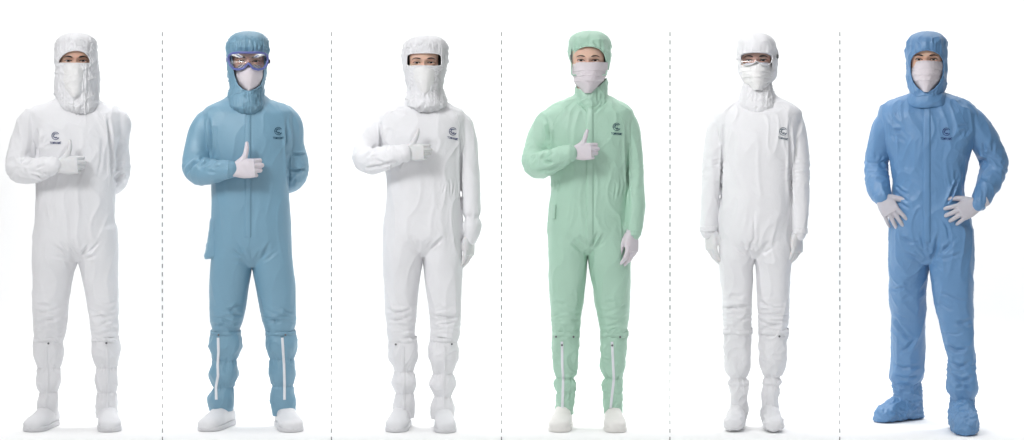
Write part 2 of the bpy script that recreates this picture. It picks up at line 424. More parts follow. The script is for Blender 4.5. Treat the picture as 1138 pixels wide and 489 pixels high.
        def arc(r, a0, a1, n=26, ox=0, oy=0): return [(ox + r * math.cos(math.radians(a)), oy - r * math.sin(math.radians(a))) for a in np.linspace(a0, a1, n)]
        put(arc(r, 28, 336), .55)
        put(arc(2.3, 62, 296, 18, .3, 0), .7)
        put([(-3.4, -1.9), (-1.4, -2.3), (2.6, -2.1)], .5); put([(-.8, 2.3), (.8, 1.2), (2.4, 2.5), (3.6, 2.2)], .55)
        put([(-3.9, .4), (-2.0, .2)], .45)
        # word
        cu = bpy.data.curves.new('t', 'FONT'); cu.body = 'TOMWAMT'; cu.size = 1; cu.align_x = 'CENTER'; cu.offset = .022; cu.resolution_u = 3
        to = bpy.data.objects.new('t', cu); COL.objects.link(to); dg = bpy.context.evaluated_depsgraph_get(); em = to.evaluated_get(dg).to_mesh()
        tv = np.array([v.co[:2] for v in em.vertices]); tf = [tuple(p.vertices) for p in em.polygons]; to.evaluated_get(dg).to_mesh_clear()
        bpy.data.objects.remove(to)
        tw = tv[:, 0].max() - tv[:, 0].min(); tv = tv - [(tv[:, 0].max() + tv[:, 0].min()) / 2, 0]
        tv = tv / tw * w; tv[:, 1] *= 1.55; tv = np.stack([tv[:, 0], 8.9 - tv[:, 1] + slant * (tv[:, 0] / w)], 1)
        parts.append((tv, tf))
        V2, F = join([(np.c_[v, np.zeros(len(v))], f) for v, f in parts])
        V = []
        for a, b, _ in V2:
            q = s.P(x + a, y + b); V.append((q[0], s.surf(q[0], q[2]) - .0028, q[2]))
        return mk('logo', V, F, mat, s.suit, smooth=False, label='small dark round emblem with a word in capitals under it')
    def body(s, skin, ex, ey, female=0, hy=-.015, wide=1.0, look=0):
        """continuous body under the clothes + head; ex,ey = midpoint between the eyes in px"""
        parts = [capped(s.rings(s.torso, 5, n=40, inset=.022, btaper=26))]
        for rows, yc in zip(s.legs, s.legdepth):
            r2 = list(s.leg_rows(rows)); l = r2[-1]
            if l[0] < 455: r2.append((458, (l[1]+l[2])/2 - 7, (l[1]+l[2])/2 + 7, .026, .03))
            parts.append(capped(s.rings(r2, 5, n=32, ycen=yc, inset=.018 if l[0] < 455 else .022)))
        for a in s.arms: parts.append(tube([s.P(x, y, d) for x, y, d, r in a], [max(r * S * .6, .022) for x, y, d, r in a], 20, 4))
        nk = s.P(ex, ey); parts.append(tube([(nk[0], .03, nk[2] - .06), (nk[0], .03, nk[2] - .15), ((nk[0]), .01, nk[2] - .26)], [.055, .052, .07], 24, 5))
        V, F, E = remesh(parts, .011, 3)
        hV, hF, eyes = head_mesh(0, female, 0, 0, wide)
        hV = hV + np.array([nk[0], hy, nk[2]])
        Vb, Fb = join([(V, F), (hV, hF)])
        o = mk('body', Vb, Fb, skin, s.root); s.bodyo = o
        hb = BVHTree.FromPolygons([Vector(v) for v in hV], hF); s.hb = hb; s.eyeline = nk[2]; s.hx = nk[0]; s.hy = hy
        for ex_, yc, r in eyes:
            c = (nk[0] + ex_, yc + hy, nk[2])
            dx = look * .002; R = []
            for rad in (.0003, .003, .0062):
                R.append([(c[0] + dx + rad*math.cos(t), c[1] - math.sqrt(r*r - (dx + rad*math.cos(t))**2 - (rad*math.sin(t))**2) - .0003, c[2] + .0004 + rad*math.sin(t)) for t in np.linspace(0, 2*np.pi, 20, endpoint=False)])
            sv, sf = sphere(c, r, 28); iv, jf = join([(sv, sf), (np.array(R).reshape(-1, 3), grid_faces(3, 20))])
            e = mk('eye', iv, jf, M['eyew'], o); e.data.materials.append(M['iris'])
            for pi in range(len(sf), len(jf)): e.data.polygons[pi].material_index = 1
            sgn = 1 if ex_ > 0 else -1
            # upper lash line
            pts = []
            for u in np.linspace(-1, 1, 11):
                xx = c[0] + u * .0168; zz = c[2] + .0050 * max(0, 1 - u*u)**.7 + .0004 + (.0006 if u*sgn > 0 else -.0004)
                pts.append((xx, s.surf(xx, zz + .0012, hb) - .0004, zz))
            mk('eyelash', *tube(pts, [.0006] + [.0017]*9 + [.0010], 6, 2), M['hair'], o)
            pts = []
            for u in np.linspace(-1, 1, 11):
                t = u * sgn                      # -1 inner .. 1 outer
                xx = c[0] + sgn * (t * .0185 + .001); zz = c[2] + (.0175 if not female else .0180) + .0030 * (1 - t*t) - (.0035 * max(0, t)**2)+ (.0006*t)
                pts.append((xx, s.surf(xx, zz, hb) + .0002, zz))
            hgt = [.0016, .0032, .0038, .0039, .0037, .0034, .0031, .0027, .0022, .0016, .0008] if not female else [.0012, .0024, .0029, .003, .0029, .0027, .0025, .0022, .0018, .0013, .0006]
            if sgn < 0: pts = pts; hg = hgt[::-1]
            else: hg = hgt
            # index 0 is u=-1 (left); t=-1 inner for sgn>0
            mk('eyebrow', *tube(pts, hg, 8, 2, flat=.6), M['hair'], o)
        return o
    def haircap(s, grow=.004, w=.066):
        """hair over the scalp and temples, hidden under the cap except at the rim"""
        hV, hF, _ = head_mesh(0); c = np.array([0, 0, 0.0]); L = hV.copy()
        z = L[:, 2]; keep = (z > .072) | (L[:, 1] > -.035) & (z > -.05)
        keep |= (np.abs(L[:, 0]) > w) & (z > -.01)
        L = L * (1 + grow / .08); L += np.array([s.hx, s.hy, s.eyeline])
        F = [f for f in hF if all(keep[i] for i in f)]
        return mk('hair', L, F, M['hair'], s.bodyo)
    def shell(s, rows, opening=None, fold_fn=None, n=200, step=.7, p=2.3, ycen=None, crown=0):
        R = s.rings(rows, step, n, p, ycen=ycen, crown=crown); nr = len(R)
        V = R.reshape(-1, 3); F = grid_faces(nr, n)
        th = np.tile(np.linspace(0, 2*np.pi, n, endpoint=False), nr); N = normals(V, F)
        py = GY - V[:, 2] / S
        if fold_fn is not None: V = V + N * fold_fn(th, py, V)[:, None]
        return V, F, nr
    def hood(s, name, rows, mat, opening=None, gathers=(), amp=1.0, hem=None, hemr=.0028, cap=True, p=2.3, ycen=None, parent=None, diag=0, solid=.0025, seedo=0, hemmat=None, sag=0):
        sd = s.seed + seedo
        rows = [tuple(r[:3]) + (r[3] + (.007 if cap else 0),) + tuple(r[4:]) for r in rows]
        def fn(th, py, V):
            c3 = np.stack([np.cos(th) * 2, np.sin(th) * 2, (py + diag * V[:, 0] / S) * .06], 1)
            d = pnoise(c3 * 1.2, sd) * .006 * amp - .0008 * amp
            W = V * np.array([13, 13, 15]) + pnoise(V * 8, sd + 2)[:, None] * .8
            d += np.clip(1 - np.abs(pnoise(W, sd + 1)) * 2.4, 0, 1)**2.4 * .0042 * amp
            W = V * np.array([40, 40, 34]) + pnoise(V * 16, sd + 5)[:, None] * 1.2
            d += np.clip(1 - np.abs(pnoise(W, sd + 4)) * 2.4, 0, 1)**2.4 * .0007 * amp
            for gy, gw, ga, fq in gathers:
                m = np.exp(-((py - gy) / gw)**2)
                rip = pnoise(np.stack([np.cos(th) * fq, np.sin(th) * fq, py * .05], 1), sd + 8)
                d += m * rip * ga * .001 * 1.5
            if cap: d *= np.clip((py - rows[0][0]) / 14, .12, 1)
            return d
        V, F, nr = s.shell(rows, fold_fn=fn, p=p, ycen=ycen, crown=15.5 if cap else 0); n = 200
        if sag:
            py = GY - V[:, 2] / S; fr = np.clip(-(V[:, 1] + .02) / .08, 0, 1)**1.3; V[:, 2] -= sag * S * fr * np.clip((py - rows[0][0]) / (rows[-1][0] - rows[0][0]), 0, 1)
        if cap:
            V = np.vstack([V, V[(nr-1)*n:].mean(0) + [0, 0, .001]]); t = len(V) - 1
            F = F + [((nr-1)*n + j, (nr-1)*n + (j+1) % n, t) for j in range(n)]
        bv = BVHTree.FromPolygons([Vector(v) for v in V], F)
        if opening:
            P = np.array(s.Q(opening)); C = V[np.array([[f[0], f[1], f[2], f[-1]] for f in F])].mean(1)
            yc0 = np.mean(V[:, 1]); ins = in_poly(C[:, 0], C[:, 2], P) & (C[:, 1] < .0)
            F = [f for f, i in zip(F, ins) if not i]
        o = mk(name, V, F, mat, parent or s.root, solid=solid)
        if opening and hem is not False:
            pts = densify(s.Q(opening), .004); L = [(a, s.surf(a, b, bv, -.09) - .0005, b) for a, b in pts]
            L = np.array(L)
            for _ in range(3): L = (np.roll(L, 1, 0) + 2 * L + np.roll(L, -1, 0)) / 4
            mk('hem', *ctube(L, hemr, 8), hemmat or mat, o)
        o_b = bv
        return o, o_b
    def mask(s, rows, mat, drop, cd, parent=None, pleats=(), amp=1.0, name='face_mask', pw=2.2, seedo=0, solid=.002):
        """rows (py,xl,xr,front depth at centre, drop at the sides)"""
        ys = np.arange(rows[0][0], rows[-1][0] + .01, .45); K = smoothkeys(rows, ys); nu = 70; V = []
        for i, y in enumerate(ys):
            xl, xr, fr, dp = [k[i] for k in K]
            for u in np.linspace(-1, 1, nu):
                V.append((((xl + xr) / 2 + u * (xr - xl) / 2 - s.cx) * s.k, -fr - .006 + dp * abs(u)**pw, (GY - y) * S))
        V = np.array(V); V = V.reshape(len(ys), nu, 3)[::-1].reshape(-1, 3)
        F = grid_faces(len(ys), nu, False); N = normals(V, F); sd = s.seed + 31 + seedo
        py = GY - V[:, 2] / S
        d = pnoise(V * np.array([13, 13, 16]), sd) * .004 * amp
        W = V * np.array([24, 24, 46]) + pnoise(V * 18, sd)[:, None] * 1.0
        d += np.clip(1 - np.abs(pnoise(W, sd + 2)) * 2.4, 0, 1)**2.4 * .0014 * amp
        for pyy in pleats:
            q = (py - pyy - .8 * (V[:, 0] * 12)**2) / 1.1
            d += np.where(q < 0, np.exp(q * .5) * .0032, -np.exp(-q * 1.2) * .0005)
        V = V + N * d[:, None]
        return mk(name, V, F, mat, parent or s.root, solid=solid)
    def boot(s, rows, mat, foot, shoemat, pinch=(), zipx=None, yc=0.0, snap=None, sole=True, amp=1.0, strap=None, shoe_label=None, soft=False, soleh=.022, ytop=0.0, hs=1.0):
        rows = [(rows[0][0] - 2, rows[0][1] + 2.6, rows[0][2] - 2.6), (rows[0][0] + 1.5, rows[0][1] + .6, rows[0][2] - .6)] + [r for r in rows[1:] if r[0] > rows[0][0] + 2.5]
        if len(pinch) == 3:                        # rounded puffs between the elastics
            g1, g2 = pinch[0][0], pinch[1][0]; a_, z_ = rows[1][0], rows[-1][0]
            def mid(lo, hi, y):
                q = [r for r in rows if lo < r[0] < hi]; return (y, min(r[1] for r in q), max(r[2] for r in q))
            pr = [min(rows, key=lambda r: abs(r[0] - g)) for g in (g1, g2)]
            rows = [rows[0], rows[1], mid(a_, g1, a_ * .45 + g1 * .55), pr[0], mid(g1, g2, (g1 + g2) / 2), pr[1], mid(g2, z_, g2 * .5 + z_ * .5), rows[-1]]
        rr = [(a, b, c, (c - b) / 2 * S * .98, (c - b) / 2 * S * 1.05) for a, b, c in rows]
        top, bot = rows[0][0], rows[-1][0]; sd = s.seed + int(rows[0][1])
        def fn(th, py, V):
            d = pnoise(np.stack([np.cos(th)*1.6, np.sin(th)*1.6, py*.07], 1), sd) * .005 * amp
            W = V * np.array([15, 15, 11]) + pnoise(V * 9, sd)[:, None]
            d += np.clip(1 - np.abs(pnoise(W, sd + 1)) * 2.2, 0, 1)**2 * .0034 * (amp * 1.6 - .8)
            W = V * np.array([44, 44, 30]) + pnoise(V * 14, sd)[:, None]
            d += np.clip(1 - np.abs(pnoise(W, sd + 6)) * 2.2, 0, 1)**2 * .0018 * (amp * 1.6 - 1.2)
            for gy, gw, ga, fq in pinch:
                d -= np.exp(-((py - gy) / 1.6)**2) * .0042
                d += np.exp(-((py - gy) / gw)**2) * pnoise(np.stack([np.cos(th)*fq, np.sin(th)*fq, py*.03], 1), sd + 3) * ga * .0019
            return d
        V, F, nr = s.shell(rr, fold_fn=fn, n=160, step=.9, p=2.2, ycen=[(top, ytop), (bot, yc)])
        n = 160
        o = mk('boot', V, F, mat, s.root, solid=.003)
        bv = BVHTree.FromPolygons([Vector(v) for v in V], F)
        # rim roll at the top
        mk('hem', *ctube(V[(nr-1)*n::4], .0032, 8), mat, o)
        # shoe
        fx, yaw, ln, wd = foot; a = math.radians(yaw); fd = np.array([-math.sin(a), -math.cos(a)]); sdv = np.array([math.cos(a), -math.sin(a)])
        z0 = soleh * .8
        prof = [(-.062, .014, .030), (-.056, .026, .055), (-.040, .034, .078), (-.01, .037, .096), (.03, .038, .100), (.07, .041, .086), (.11, .046, .070), (.15, .047, .060), (.18, .042, .053), (.198, .031, .044), (.207, .014, .032)]
        fs = np.linspace(-.062, .207, 44); K = smoothkeys(prof, fs); R = []
        c0 = np.array([(fx - s.cx) * s.k, yc + .015]); m = 40
        for f_, w_, h_ in zip(fs, *K):
            t = np.linspace(0, 2*np.pi, m, endpoint=False); w_ = w_ * wd; h_ = h_ * hs
            cc, ss = np.cos(t), np.sin(t); u = w_ * np.sign(cc) * np.abs(cc)**.85
            zc = z0 + (h_ - z0) * .38; zz = np.where(ss > 0, zc + (h_ - zc) * np.abs(ss)**.9, zc - (zc - z0 * .6) * np.abs(ss)**.6)
            b = c0 + fd * (f_ * ln / .27) ; XY = b[None, :] + u[:, None] * sdv[None, :]
            R.append(np.c_[XY, zz])
        V2, F2 = capped(np.array(R)); N2 = normals(V2, F2)
        dd = pnoise(V2 * 30, sd) * .002
        if soft: dd += np.clip(1 - np.abs(pnoise(V2 * np.array([34, 24, 44]), sd + 1)) * 2.2, 0, 1)**2 * .006
        V2 = V2 + N2 * dd[:, None]; V2[:, 2] = np.maximum(V2[:, 2], .006)
        sh = mk('shoe', V2, F2, shoemat, o, label=shoe_label)
        if sole:
            out = []
            fs2 = np.linspace(0, 1, 40)
            L = []; Rr = []
            for f_ in np.linspace(-.062, .207, 30):
                w_ = np.interp(f_, [p_[0] for p_ in prof], [p_[1] for p_ in prof]) * wd + .003
                b = c0 + fd * (f_ * ln / .27); L.append(b + sdv * w_); Rr.append(b - sdv * w_)
            tip = c0 + fd * (.212 * ln / .27); heel = c0 - fd * (.068 * ln / .27)
            ol = np.array([heel] + L + [tip] + Rr[::-1])
            for _ in range(2): ol = (np.roll(ol, 1, 0) + 2 * ol + np.roll(ol, -1, 0)) / 4
            RR = []
            cen = ol.mean(0)
            for z_, sc in ((.001, .97), (.004, 1), (soleh - .004, 1.0), (soleh, .985)): RR.append(np.c_[cen + (ol - cen) * sc, np.full(len(ol), z_)])
            mk('sole', *flip(capped(np.array(RR))), M['sole'] if shoemat is not M['shoeg'] else M['shoeg'], o)
        if zipx:
            mk_z = s.ribbon('zipper', zipx, 2.9, M['zipw'], o, off=.0025, thick=.002, bvh=bv)
        if strap:
            y_, w_ = strap
            V3 = []
            idx = np.argmin(np.abs((GY - V.reshape(nr, n, 3)[:, 0, 2] / S) - y_))
            base = V.reshape(nr, n, 3)[idx]
            cen = base.mean(0); RR = []
            for dz, gr in ((-w_, 1.0), (-w_, 1.035), (w_, 1.035), (w_, 1.0)):
                b = base.copy(); b[:, :2] = cen[:2] + (b[:, :2] - cen[:2]) * gr; b[:, 2] = (GY - y_) * S + dz * S + .0022*np.sin(np.arange(n) * .11 + dz) + .0012*np.sin(np.arange(n) * .37 + sd); RR.append(b)
            RRn = np.array(RR); mk('strap', RRn.reshape(-1, 3), grid_faces(4, n), mat, o)
        if snap:
            for x_, y_ in snap:
                q = s.P(x_, y_); yy = s.surf(q[0], q[2], bv); mk('snap_button', *sphere((q[0], yy - .006, q[2]), .0048, 12, 1, .5, 1), M['metal'], o)
        s.lastbv = bv; s.lastboot = o
        return o
def flip(VF): return VF[0], [tuple(reversed(f)) for f in VF[1]]
def in_poly(x, z, P):
    r = np.zeros(len(x), bool); n = len(P); j = n - 1
    for i in range(n):
        xi, zi, xj, zj = P[i][0], P[i][1], P[j][0], P[j][1]
        c = ((zi > z) != (zj > z)) & (x < (xj - xi) * (z - zi) / (zj - zi + 1e-12) + xi); r ^= c; j = i
    return r
def densify(P, step):
    out = []; n = len(P)
    for i in range(n):
        a = np.array(P[i]); b = np.array(P[(i+1) % n]); m = max(1, int(np.linalg.norm(b - a) / step))
        for k in range(m): out.append(tuple(a + (b - a) * k / m))
    return out

# thumbs-up glove reused with small changes
def thumbs_up(s, wx, wy, d, mat, tilt=.08, sc=1.0, fat=1.0, curl=(38, 96, 60), th=None, ydir=None, zdir=(0.05, -1, .12)):
    g = hand_mesh([curl, (curl[0]+4, curl[1], curl[2]), (curl[0]+9, curl[1], curl[2]), (curl[0]+14, curl[1], curl[2])], (2, 0, -1, -3),
                  thumb=th or [(.62, .70, .05), (.93, .35, .10), (.97, .10, .10)], scale=sc, mirror=True, fat=fat)
    V, F = place(g, s.P(wx, wy, d), ydir or (1, -.05, tilt), zdir)
    return mk('glove', V, F, mat, s.root)
def hang(s, wx, wy, d, mat, right, sc=.95, zd=None, yd=None, curl=(18, 24, 14), fat=1.0):
    g = hand_mesh([curl, (curl[0]+3, curl[1]+3, curl[2]), (curl[0]+8, curl[1]+6, curl[2]), (curl[0]+14, curl[1]+8, curl[2])], (3, 0, -2, -5),
                  thumb=[(.35, .85, -.40), (.12, .97, -.25), (.02, 1, -.18)], scale=sc, mirror=right, fat=fat)
    sg = -1 if right else 1
    V, F = place(g, s.P(wx, wy, d), yd or (0.02 * -sg, -.10, -1), zd or (sg * .80, -.60, 0))
    return mk('glove', V, F, mat, s.root)

# generic fold sets -------------------------------------------------
def knee_folds(s, x0, x1, y0, y1, n, A=5, w=1.8):
    out = []
    for i in range(n):
        y = y0 + (y1 - y0) * (i + s.rnd.uniform(-.45, .45)) / max(1, n - 1); a = s.rnd.uniform(-.42, .42)
        u0, u1 = s.rnd.choice(((-.05, .55), (.4, 1.05), (.1, .8), (-.05, .95))); X = [x0 + (x1 - x0) * (u0 + (u1 - u0) * t) for t in (0, .33, .66, 1)]
        out.append(([(X[k], y + a * (X[k] - x0) + (1.8 * math.sin(math.pi * k / 3)) * s.rnd.choice((-1, 1))) for k in range(4)], w * s.rnd.uniform(.7, 1.2), A * s.rnd.uniform(.35, .95)))
    return out
def fan(s, cx, cy, a0, a1, n, r0, r1, A=4, w=1.7, **kw):
    out = []
    for i in range(n):
        a = math.radians(a0 + (a1 - a0) * (i + .5 + s.rnd.uniform(-.3, .3)) / n); b = s.rnd.uniform(-.15, .15); R = r1 * s.rnd.uniform(.7, 1.15)
        pts = [(cx + r * math.cos(a + b * t), cy - r * math.sin(a + b * t)) for t, r in ((0, r0), (.4, r0 + (R - r0) * .4), (1, R))]
        out.append((pts, w * s.rnd.uniform(.8, 1.2), A * s.rnd.uniform(.6, 1.2), dict(taper=.5, **kw)))
    return out
def T(rows, chest=.125, belly=.118, hip=.118):
    """adds front/back depth to torso rows by height"""
    out = []
    y0 = rows[0][0]; y9 = rows[-1][0]
    for y, l, r in rows:
        fr = np.interp(y, [y0, y0 + 10, y0 + 22, 150, 205, 255, y9], [.055, .072, .103, chest, belly, hip, .095])
        bk = np.interp(y, [y0, y0 + 10, y0 + 22, 150, 205, 255, y9], [.060, .085, .105, .115, .095, .12, .12])
        out.append((y, l, r, fr, bk))
    return out

# ================================================================== PEOPLE
def person_1():
    s = Person(85, 'person at the far left in all white, thumb raised, other arm behind the back')
    torso = T([(108,64,108),(112,58,113),(116,47,123),(120,38,131),(126,32.5,137),(140,34,137),(170,40,129),(210,40,128.5),(240,39.5,127),(262,37.5,129),(280,36.5,130),(290,36.5,130)])
    legs = [[(262,38,85),(287,36.5,85.8),(304,37,81.5),(325,37.3,77.5),(350,38,74),(366,38.3,72),(376,39.5,70),(384,42,67)],
            [(262,84,130),(287,87,129.7),(304,91,130),(325,95.5,130.7),(350,99.5,131.2),(366,101.5,132),(376,103,131),(384,106,128)]]
    arms = [[(42,124,0,13),(34,136,0,14.5),(27,158,0,14.5),(23.5,180,-.03,15.5),(27,189,-.07,15),(43,188,-.13,13),(56,184,-.175,10.5),(61,183,-.19,9)],
            [(124,122,0,13),(132,136,0,14),(129.5,160,.03,13.5),(130,186,.05,13.5),(126,203,.09,12.5),(108,210,.17,10),(92,208,.19,8.5)]]
    st = []
    st += knee_folds(s, 40, 72, 340, 374, 6) + knee_folds(s, 101, 131, 342, 374, 6)
    st += fan(s, 86, 290, 20, 70, 4, 6, 34) + fan(s, 86, 290, 110, 165, 4, 6, 34)
    st += [([(41,140),(42,158),(42,176)], 1.8, 12), ([(119,122),(122,150),(124,180),(125.5,210)], 1.6, 9)]
    st += fan(s, 42, 165, 10, 60, 3, 4, 22, 3) + fan(s, 24, 186, 10, 80, 5, 2, 22, 6, w=1.6) + fan(s, 28, 192, -25, 25, 5, 6, 30, 5, w=1.4)
    st += fan(s, 124, 205, 30, 80, 5, 3, 24, 5) + [([(114,150),(112,180),(106,204)], 1.6, 1.6)]
    s.coverall(torso, legs, arms, M['white'], dict(strokes=st, joints=[(24,184,-.05,17,.006,2),(52,186,-.15,12,.006,0),(132,192,.05,16,.006,2),(55,356,-.06,20,.005,1),(117,356,-.06,20,.005,1),(86,286,-.1,14,.003,2)]),
               legdepth=([(262,0),(384,.03)], [(262,0),(384,-.01)]))
    s.seam('chest_seam', [(110,121),(116,132),(120.5,148),(121,166),(119.5,182),(121,200),(120,214)], M['white'], s.suit, .8)
    s.logo(62, 155.2-4.3, M['ink'], 12.5)
    s.body(M['skin'], 84, 68.8)
    s.haircap()
    hrows = [(36,80,89,.02,.03),(37.5,72,97,.06,.07),(41,66.5,103,.092,.10),(47,62,107,.108,.118),(55,60.7,108,.112,.125),(64,61,108.5,.114,.125),(75,61.2,109.5,.128,.122),(88,61.3,110,.128,.115),(100,61.5,110,.118,.112),(110,62.2,110,.112,.110),(119,64,110.5,.114,.110),(124,71,107,.108,.10),(127.5,80,101,.096,.09)]
    s.hood('hood', hrows, M['white'], opening=[(64.5,71.5),(66,67),(69.5,62.2),(75,58.8),(81.5,57),(88,57.2),(94,59),(98,63),(100,67),(100.5,71.5)], gathers=[(128,8,4,7)], amp=1.1, diag=40)
    s.mask([(70.6,63.5,102,.128,.085),(78,63.5,102,.144,.095),(88,64,102,.144,.095),(97,67,99.5,.137,.08),(104,73,94,.130,.055),(108,79,88,.124,.02)], M['white2'], .06, 0, name='face_veil', amp=1.0)
    s.boot([(372,38.5,70.5),(378,36.8,70.7),(395,36.8,71),(403,38.3,69.8),(408.5,41,66.8),(414,39.3,67.5),(430,40.3,67.5),(436,43.5,64.4),(442,41.2,64.8),(456,40,64.5),(462,43,63)], M['white'], (54,22,.262,1.05), M['white'], pinch=[(408.5,5,2.2,7),(436,5,2.2,7),(374,5,1.5,6)], yc=.045, ytop=.03, snap=[(54,380)], strap=(377,2.6))
    s.flap([(51,384),(51.5,400),(53,420),(52,440),(49,455)])
    s.boot([(372,102.5,132.3),(378,101.8,133),(395,101.8,133.6),(403,103.5,132.5),(409,106.7,130.2),(415,105,131.3),(430,105.8,131.3),(436,108,129.6),(442,106,131),(456,106.8,131),(465,107,131)], M['white'], (119.5,-3,.27,1.05), M['white'], pinch=[(409,5,2.2,7),(436,5,2.2,7),(374,5,1.5,6)], yc=-.01, ytop=-.01, snap=[(118,380)], strap=(377,2.6))
    s.flap([(119,384),(119,400),(119.5,420),(119.5,440),(119,455)])
    thumbs_up(s, 63.5, 184, -.192, M['glovew'], .08, .93)
    hang(s, 96, 209, .195, M['glovew'], False, yd=(-1, .05, -.05), zd=(0, 1, 0))

def person_2():
    s = Person(277, 'person in dusty teal hooded coverall with blue goggles, thumb raised, pouch at the hip')
    torso = T([(104,256,293),(110,250,301),(114,240,313),(119,229,322),(126,225,328),(140,226,328),(170,232,322),(205,235,321),(230,235,322),(250,235,323.5),(275,235,324.5),(297,235,325)])
    legs = [[(262,236,279),(295,234.5,279.3),(320,233,276),(343,233,272.5),(356,234,269),(364,236,266.5),(376,238.5,262)],
            [(262,281,324),(295,281,326),(320,285,328),(343,289,328.5),(356,292,328.7),(364,294.5,327),(376,298,323)]]
    arms = [[(236,124,0,13),(227,138,0,14),(220.5,160,0,14.5),(218,182,-.03,15.5),(222,190,-.07,15),(238,190,-.13,12.5),(250,188,-.17,10.5),(255,187.5,-.185,9.3)],
            [(317,122,0,13),(324,138,0,13.5),(325,160,.03,13),(329,184,.05,13.5),(325,200,.09,12.5),(308,208,.17,10),(292,207,.19,8.5)]]
    st = knee_folds(s, 236, 268, 336, 364, 6, 5) + knee_folds(s, 293, 327, 338, 364, 6, 5)
    st += fan(s, 280, 297, 25, 75, 4, 6, 36, 4) + fan(s, 279, 297, 110, 160, 4, 6, 36, 4)
    st += [([(232,128),(234.5,150),(235,180)], 1.7, 11), ([(318,126),(319,150),(320,190),(321,214)], 1.7, 11)]
    st += fan(s, 220, 186, 10, 70, 4, 2, 20, 7, w=1.6) + fan(s, 226, 190, -10, 40, 3, 4, 24, 5)
    st += [([(226,176),(221,178),(212,186),(207,194)], 1.6, 9), ([(323,171),(331,172),(341,171)], 1.2, 8), ([(321,188),(330,190),(341,187)], 1.2, 8)]
    s.coverall(torso, legs, arms, M['teal'], dict(strokes=st, joints=[(219,184,-.05,16,.005,2),(330,192,.05,15,.005,2),(251,352,-.06,17,.005,1),(310,354,-.06,17,.005,1),(251,364,0,10,.004,0),(310,364,0,10,.004,0)]),
               legdepth=([(262,0),(384,.03)], [(262,0),(384,0)]), wr=.6)
    cuff(s, 254.5, 187.6, -.183, 9.6, 1.6, M['teal'], (1, -.12, .02))
    s.seam('fly_seam', [(277,262),(277.5,276),(278.5,290)], M['teal'], s.suit, .8)
    s.tape('zip_placket', 275.5, 127, 262, 7, M['teal'], s.suit, thick=.0035)
    s.seam('placket_stitching', [(275,128),(275,262)], M['inkd'], s.suit, .35)
    s.logo(309, 145.6, M['inkd'], 12)
    # hip pouch
    rows = [(238,237,244,.055,.05),(244,234,246,.06,.05),(250,233,246,.062,.05),(262,231.5,245,.06,.05),(275,229,244,.06,.05),(283,227,243,.06,.05),(287,228,241,.05,.045)]
    V, F, nr = s.shell(rows, fold_fn=lambda th, py, V: pnoise(V * 30, 5) * .004, n=80, step=1, p=3)
    V, F = capped(V.reshape(nr, 80, 3)); V[:, 1] -= .0
    pk = mk('hip_pouch', V, F, M['teal'], s.suit)
    s.body(M['skin'], 276.2, 69.3)
    s.haircap()
    hrows = [(34.5,272,281,.02,.03),(36,264,289,.06,.06),(40,257,294.5,.092,.10),(46,253,298.3,.108,.118),(52,252,299,.113,.122),(60,252.3,298,.106,.12),(68,252.5,297,.104,.115),(80,253,296,.104,.108),(92,254.8,293.5,.108,.105),(98,255.2,293,.112,.105),(104,253.6,294,.122,.108),(112,253,294.3,.128,.108),(119,253.2,294.3,.13,.106),(124,257,292.5,.120,.10),(128.5,264,286,.098,.08)]
    s.hood('hood', hrows, M['teal'], opening=[(257.5,62),(264,59.5),(276,58.8),(288,59.5),(294,62),(294,72),(293,85),(290,95),(284,100),(277,102.5),(270,100.5),(264,95),(260.5,85),(258,72)], gathers=[(57,7,4.5,8),(100,4,3,6),(128,5,2,6)], amp=1.0, diag=30)
    s.mask([(73,262.5,291,.112,.05),(77,261,292,.126,.07),(84,261,292,.136,.08),(91,263,290,.134,.075),(97,268,286,.126,.055),(102,275,279.5,.115,.02)], M['mask'], .05, 0, amp=.6)
    # goggles
    g = bpy.data.objects.new('goggles', None); COL.objects.link(g); g.parent = s.root
    out = [(254.5,62.5),(258,60.3),(266,59.6),(276,59.8),(286,59.6),(293.5,60.3),(297,62.5),(297.5,68),(296,73.5),(292,77.3),(286.5,78.4),(281,77),(278.3,73.2),(276.2,71.6),(274,73.2),(271,77),(265.5,78.4),(260,77.3),(256,73.5),(254.3,68)]
    pts = densify(s.Q(out), .003); c = s.Q([(276,68)])[0]
    L = np.array([(a, -.142 + .05 * (abs(a - c[0]) / .085)**2.2, b) for a, b in pts])
    for _ in range(2): L = (np.roll(L, 1, 0) + 2*L + np.roll(L, -1, 0)) / 4
    B = L.copy(); B[:, 1] += .035; B[:, 0] = c[0] + (B[:, 0] - c[0]) * 1.0
    fv, ff = ctube(L, .0052, 10); 
    n = len(L); wv = np.vstack([L, B]); wf = [(i, (i+1) % n, n + (i+1) % n, n + i) for i in range(n)]
    V, F = join([(fv, ff), (wv, wf), ctube(B, .003, 8)])
    mk('frame', V, F, M['gog'], g)
    cen = L.mean(0); cen[1] -= .004; V = np.vstack([L, (L + cen) / 2 + [0, -.002, 0], [cen + [0, -.003, 0]]]); F = [(i, (i+1) % n, n + (i+1) % n, n + i) for i in range(n)] + [(n + i, n + (i+1) % n, 2*n) for i in range(n)]
    mk('lens', V, F, M['lens'], g)
    strap_band(s, g, hrows, 66.5, 2.3, M['gog'], -.07)
    q = s.P(298.6, 68.6, -.055); V, F = rbox((q[0], q[1], q[2]), (.012, .022, .020)); mk('strap_buckle', V, F, M['black'], g)
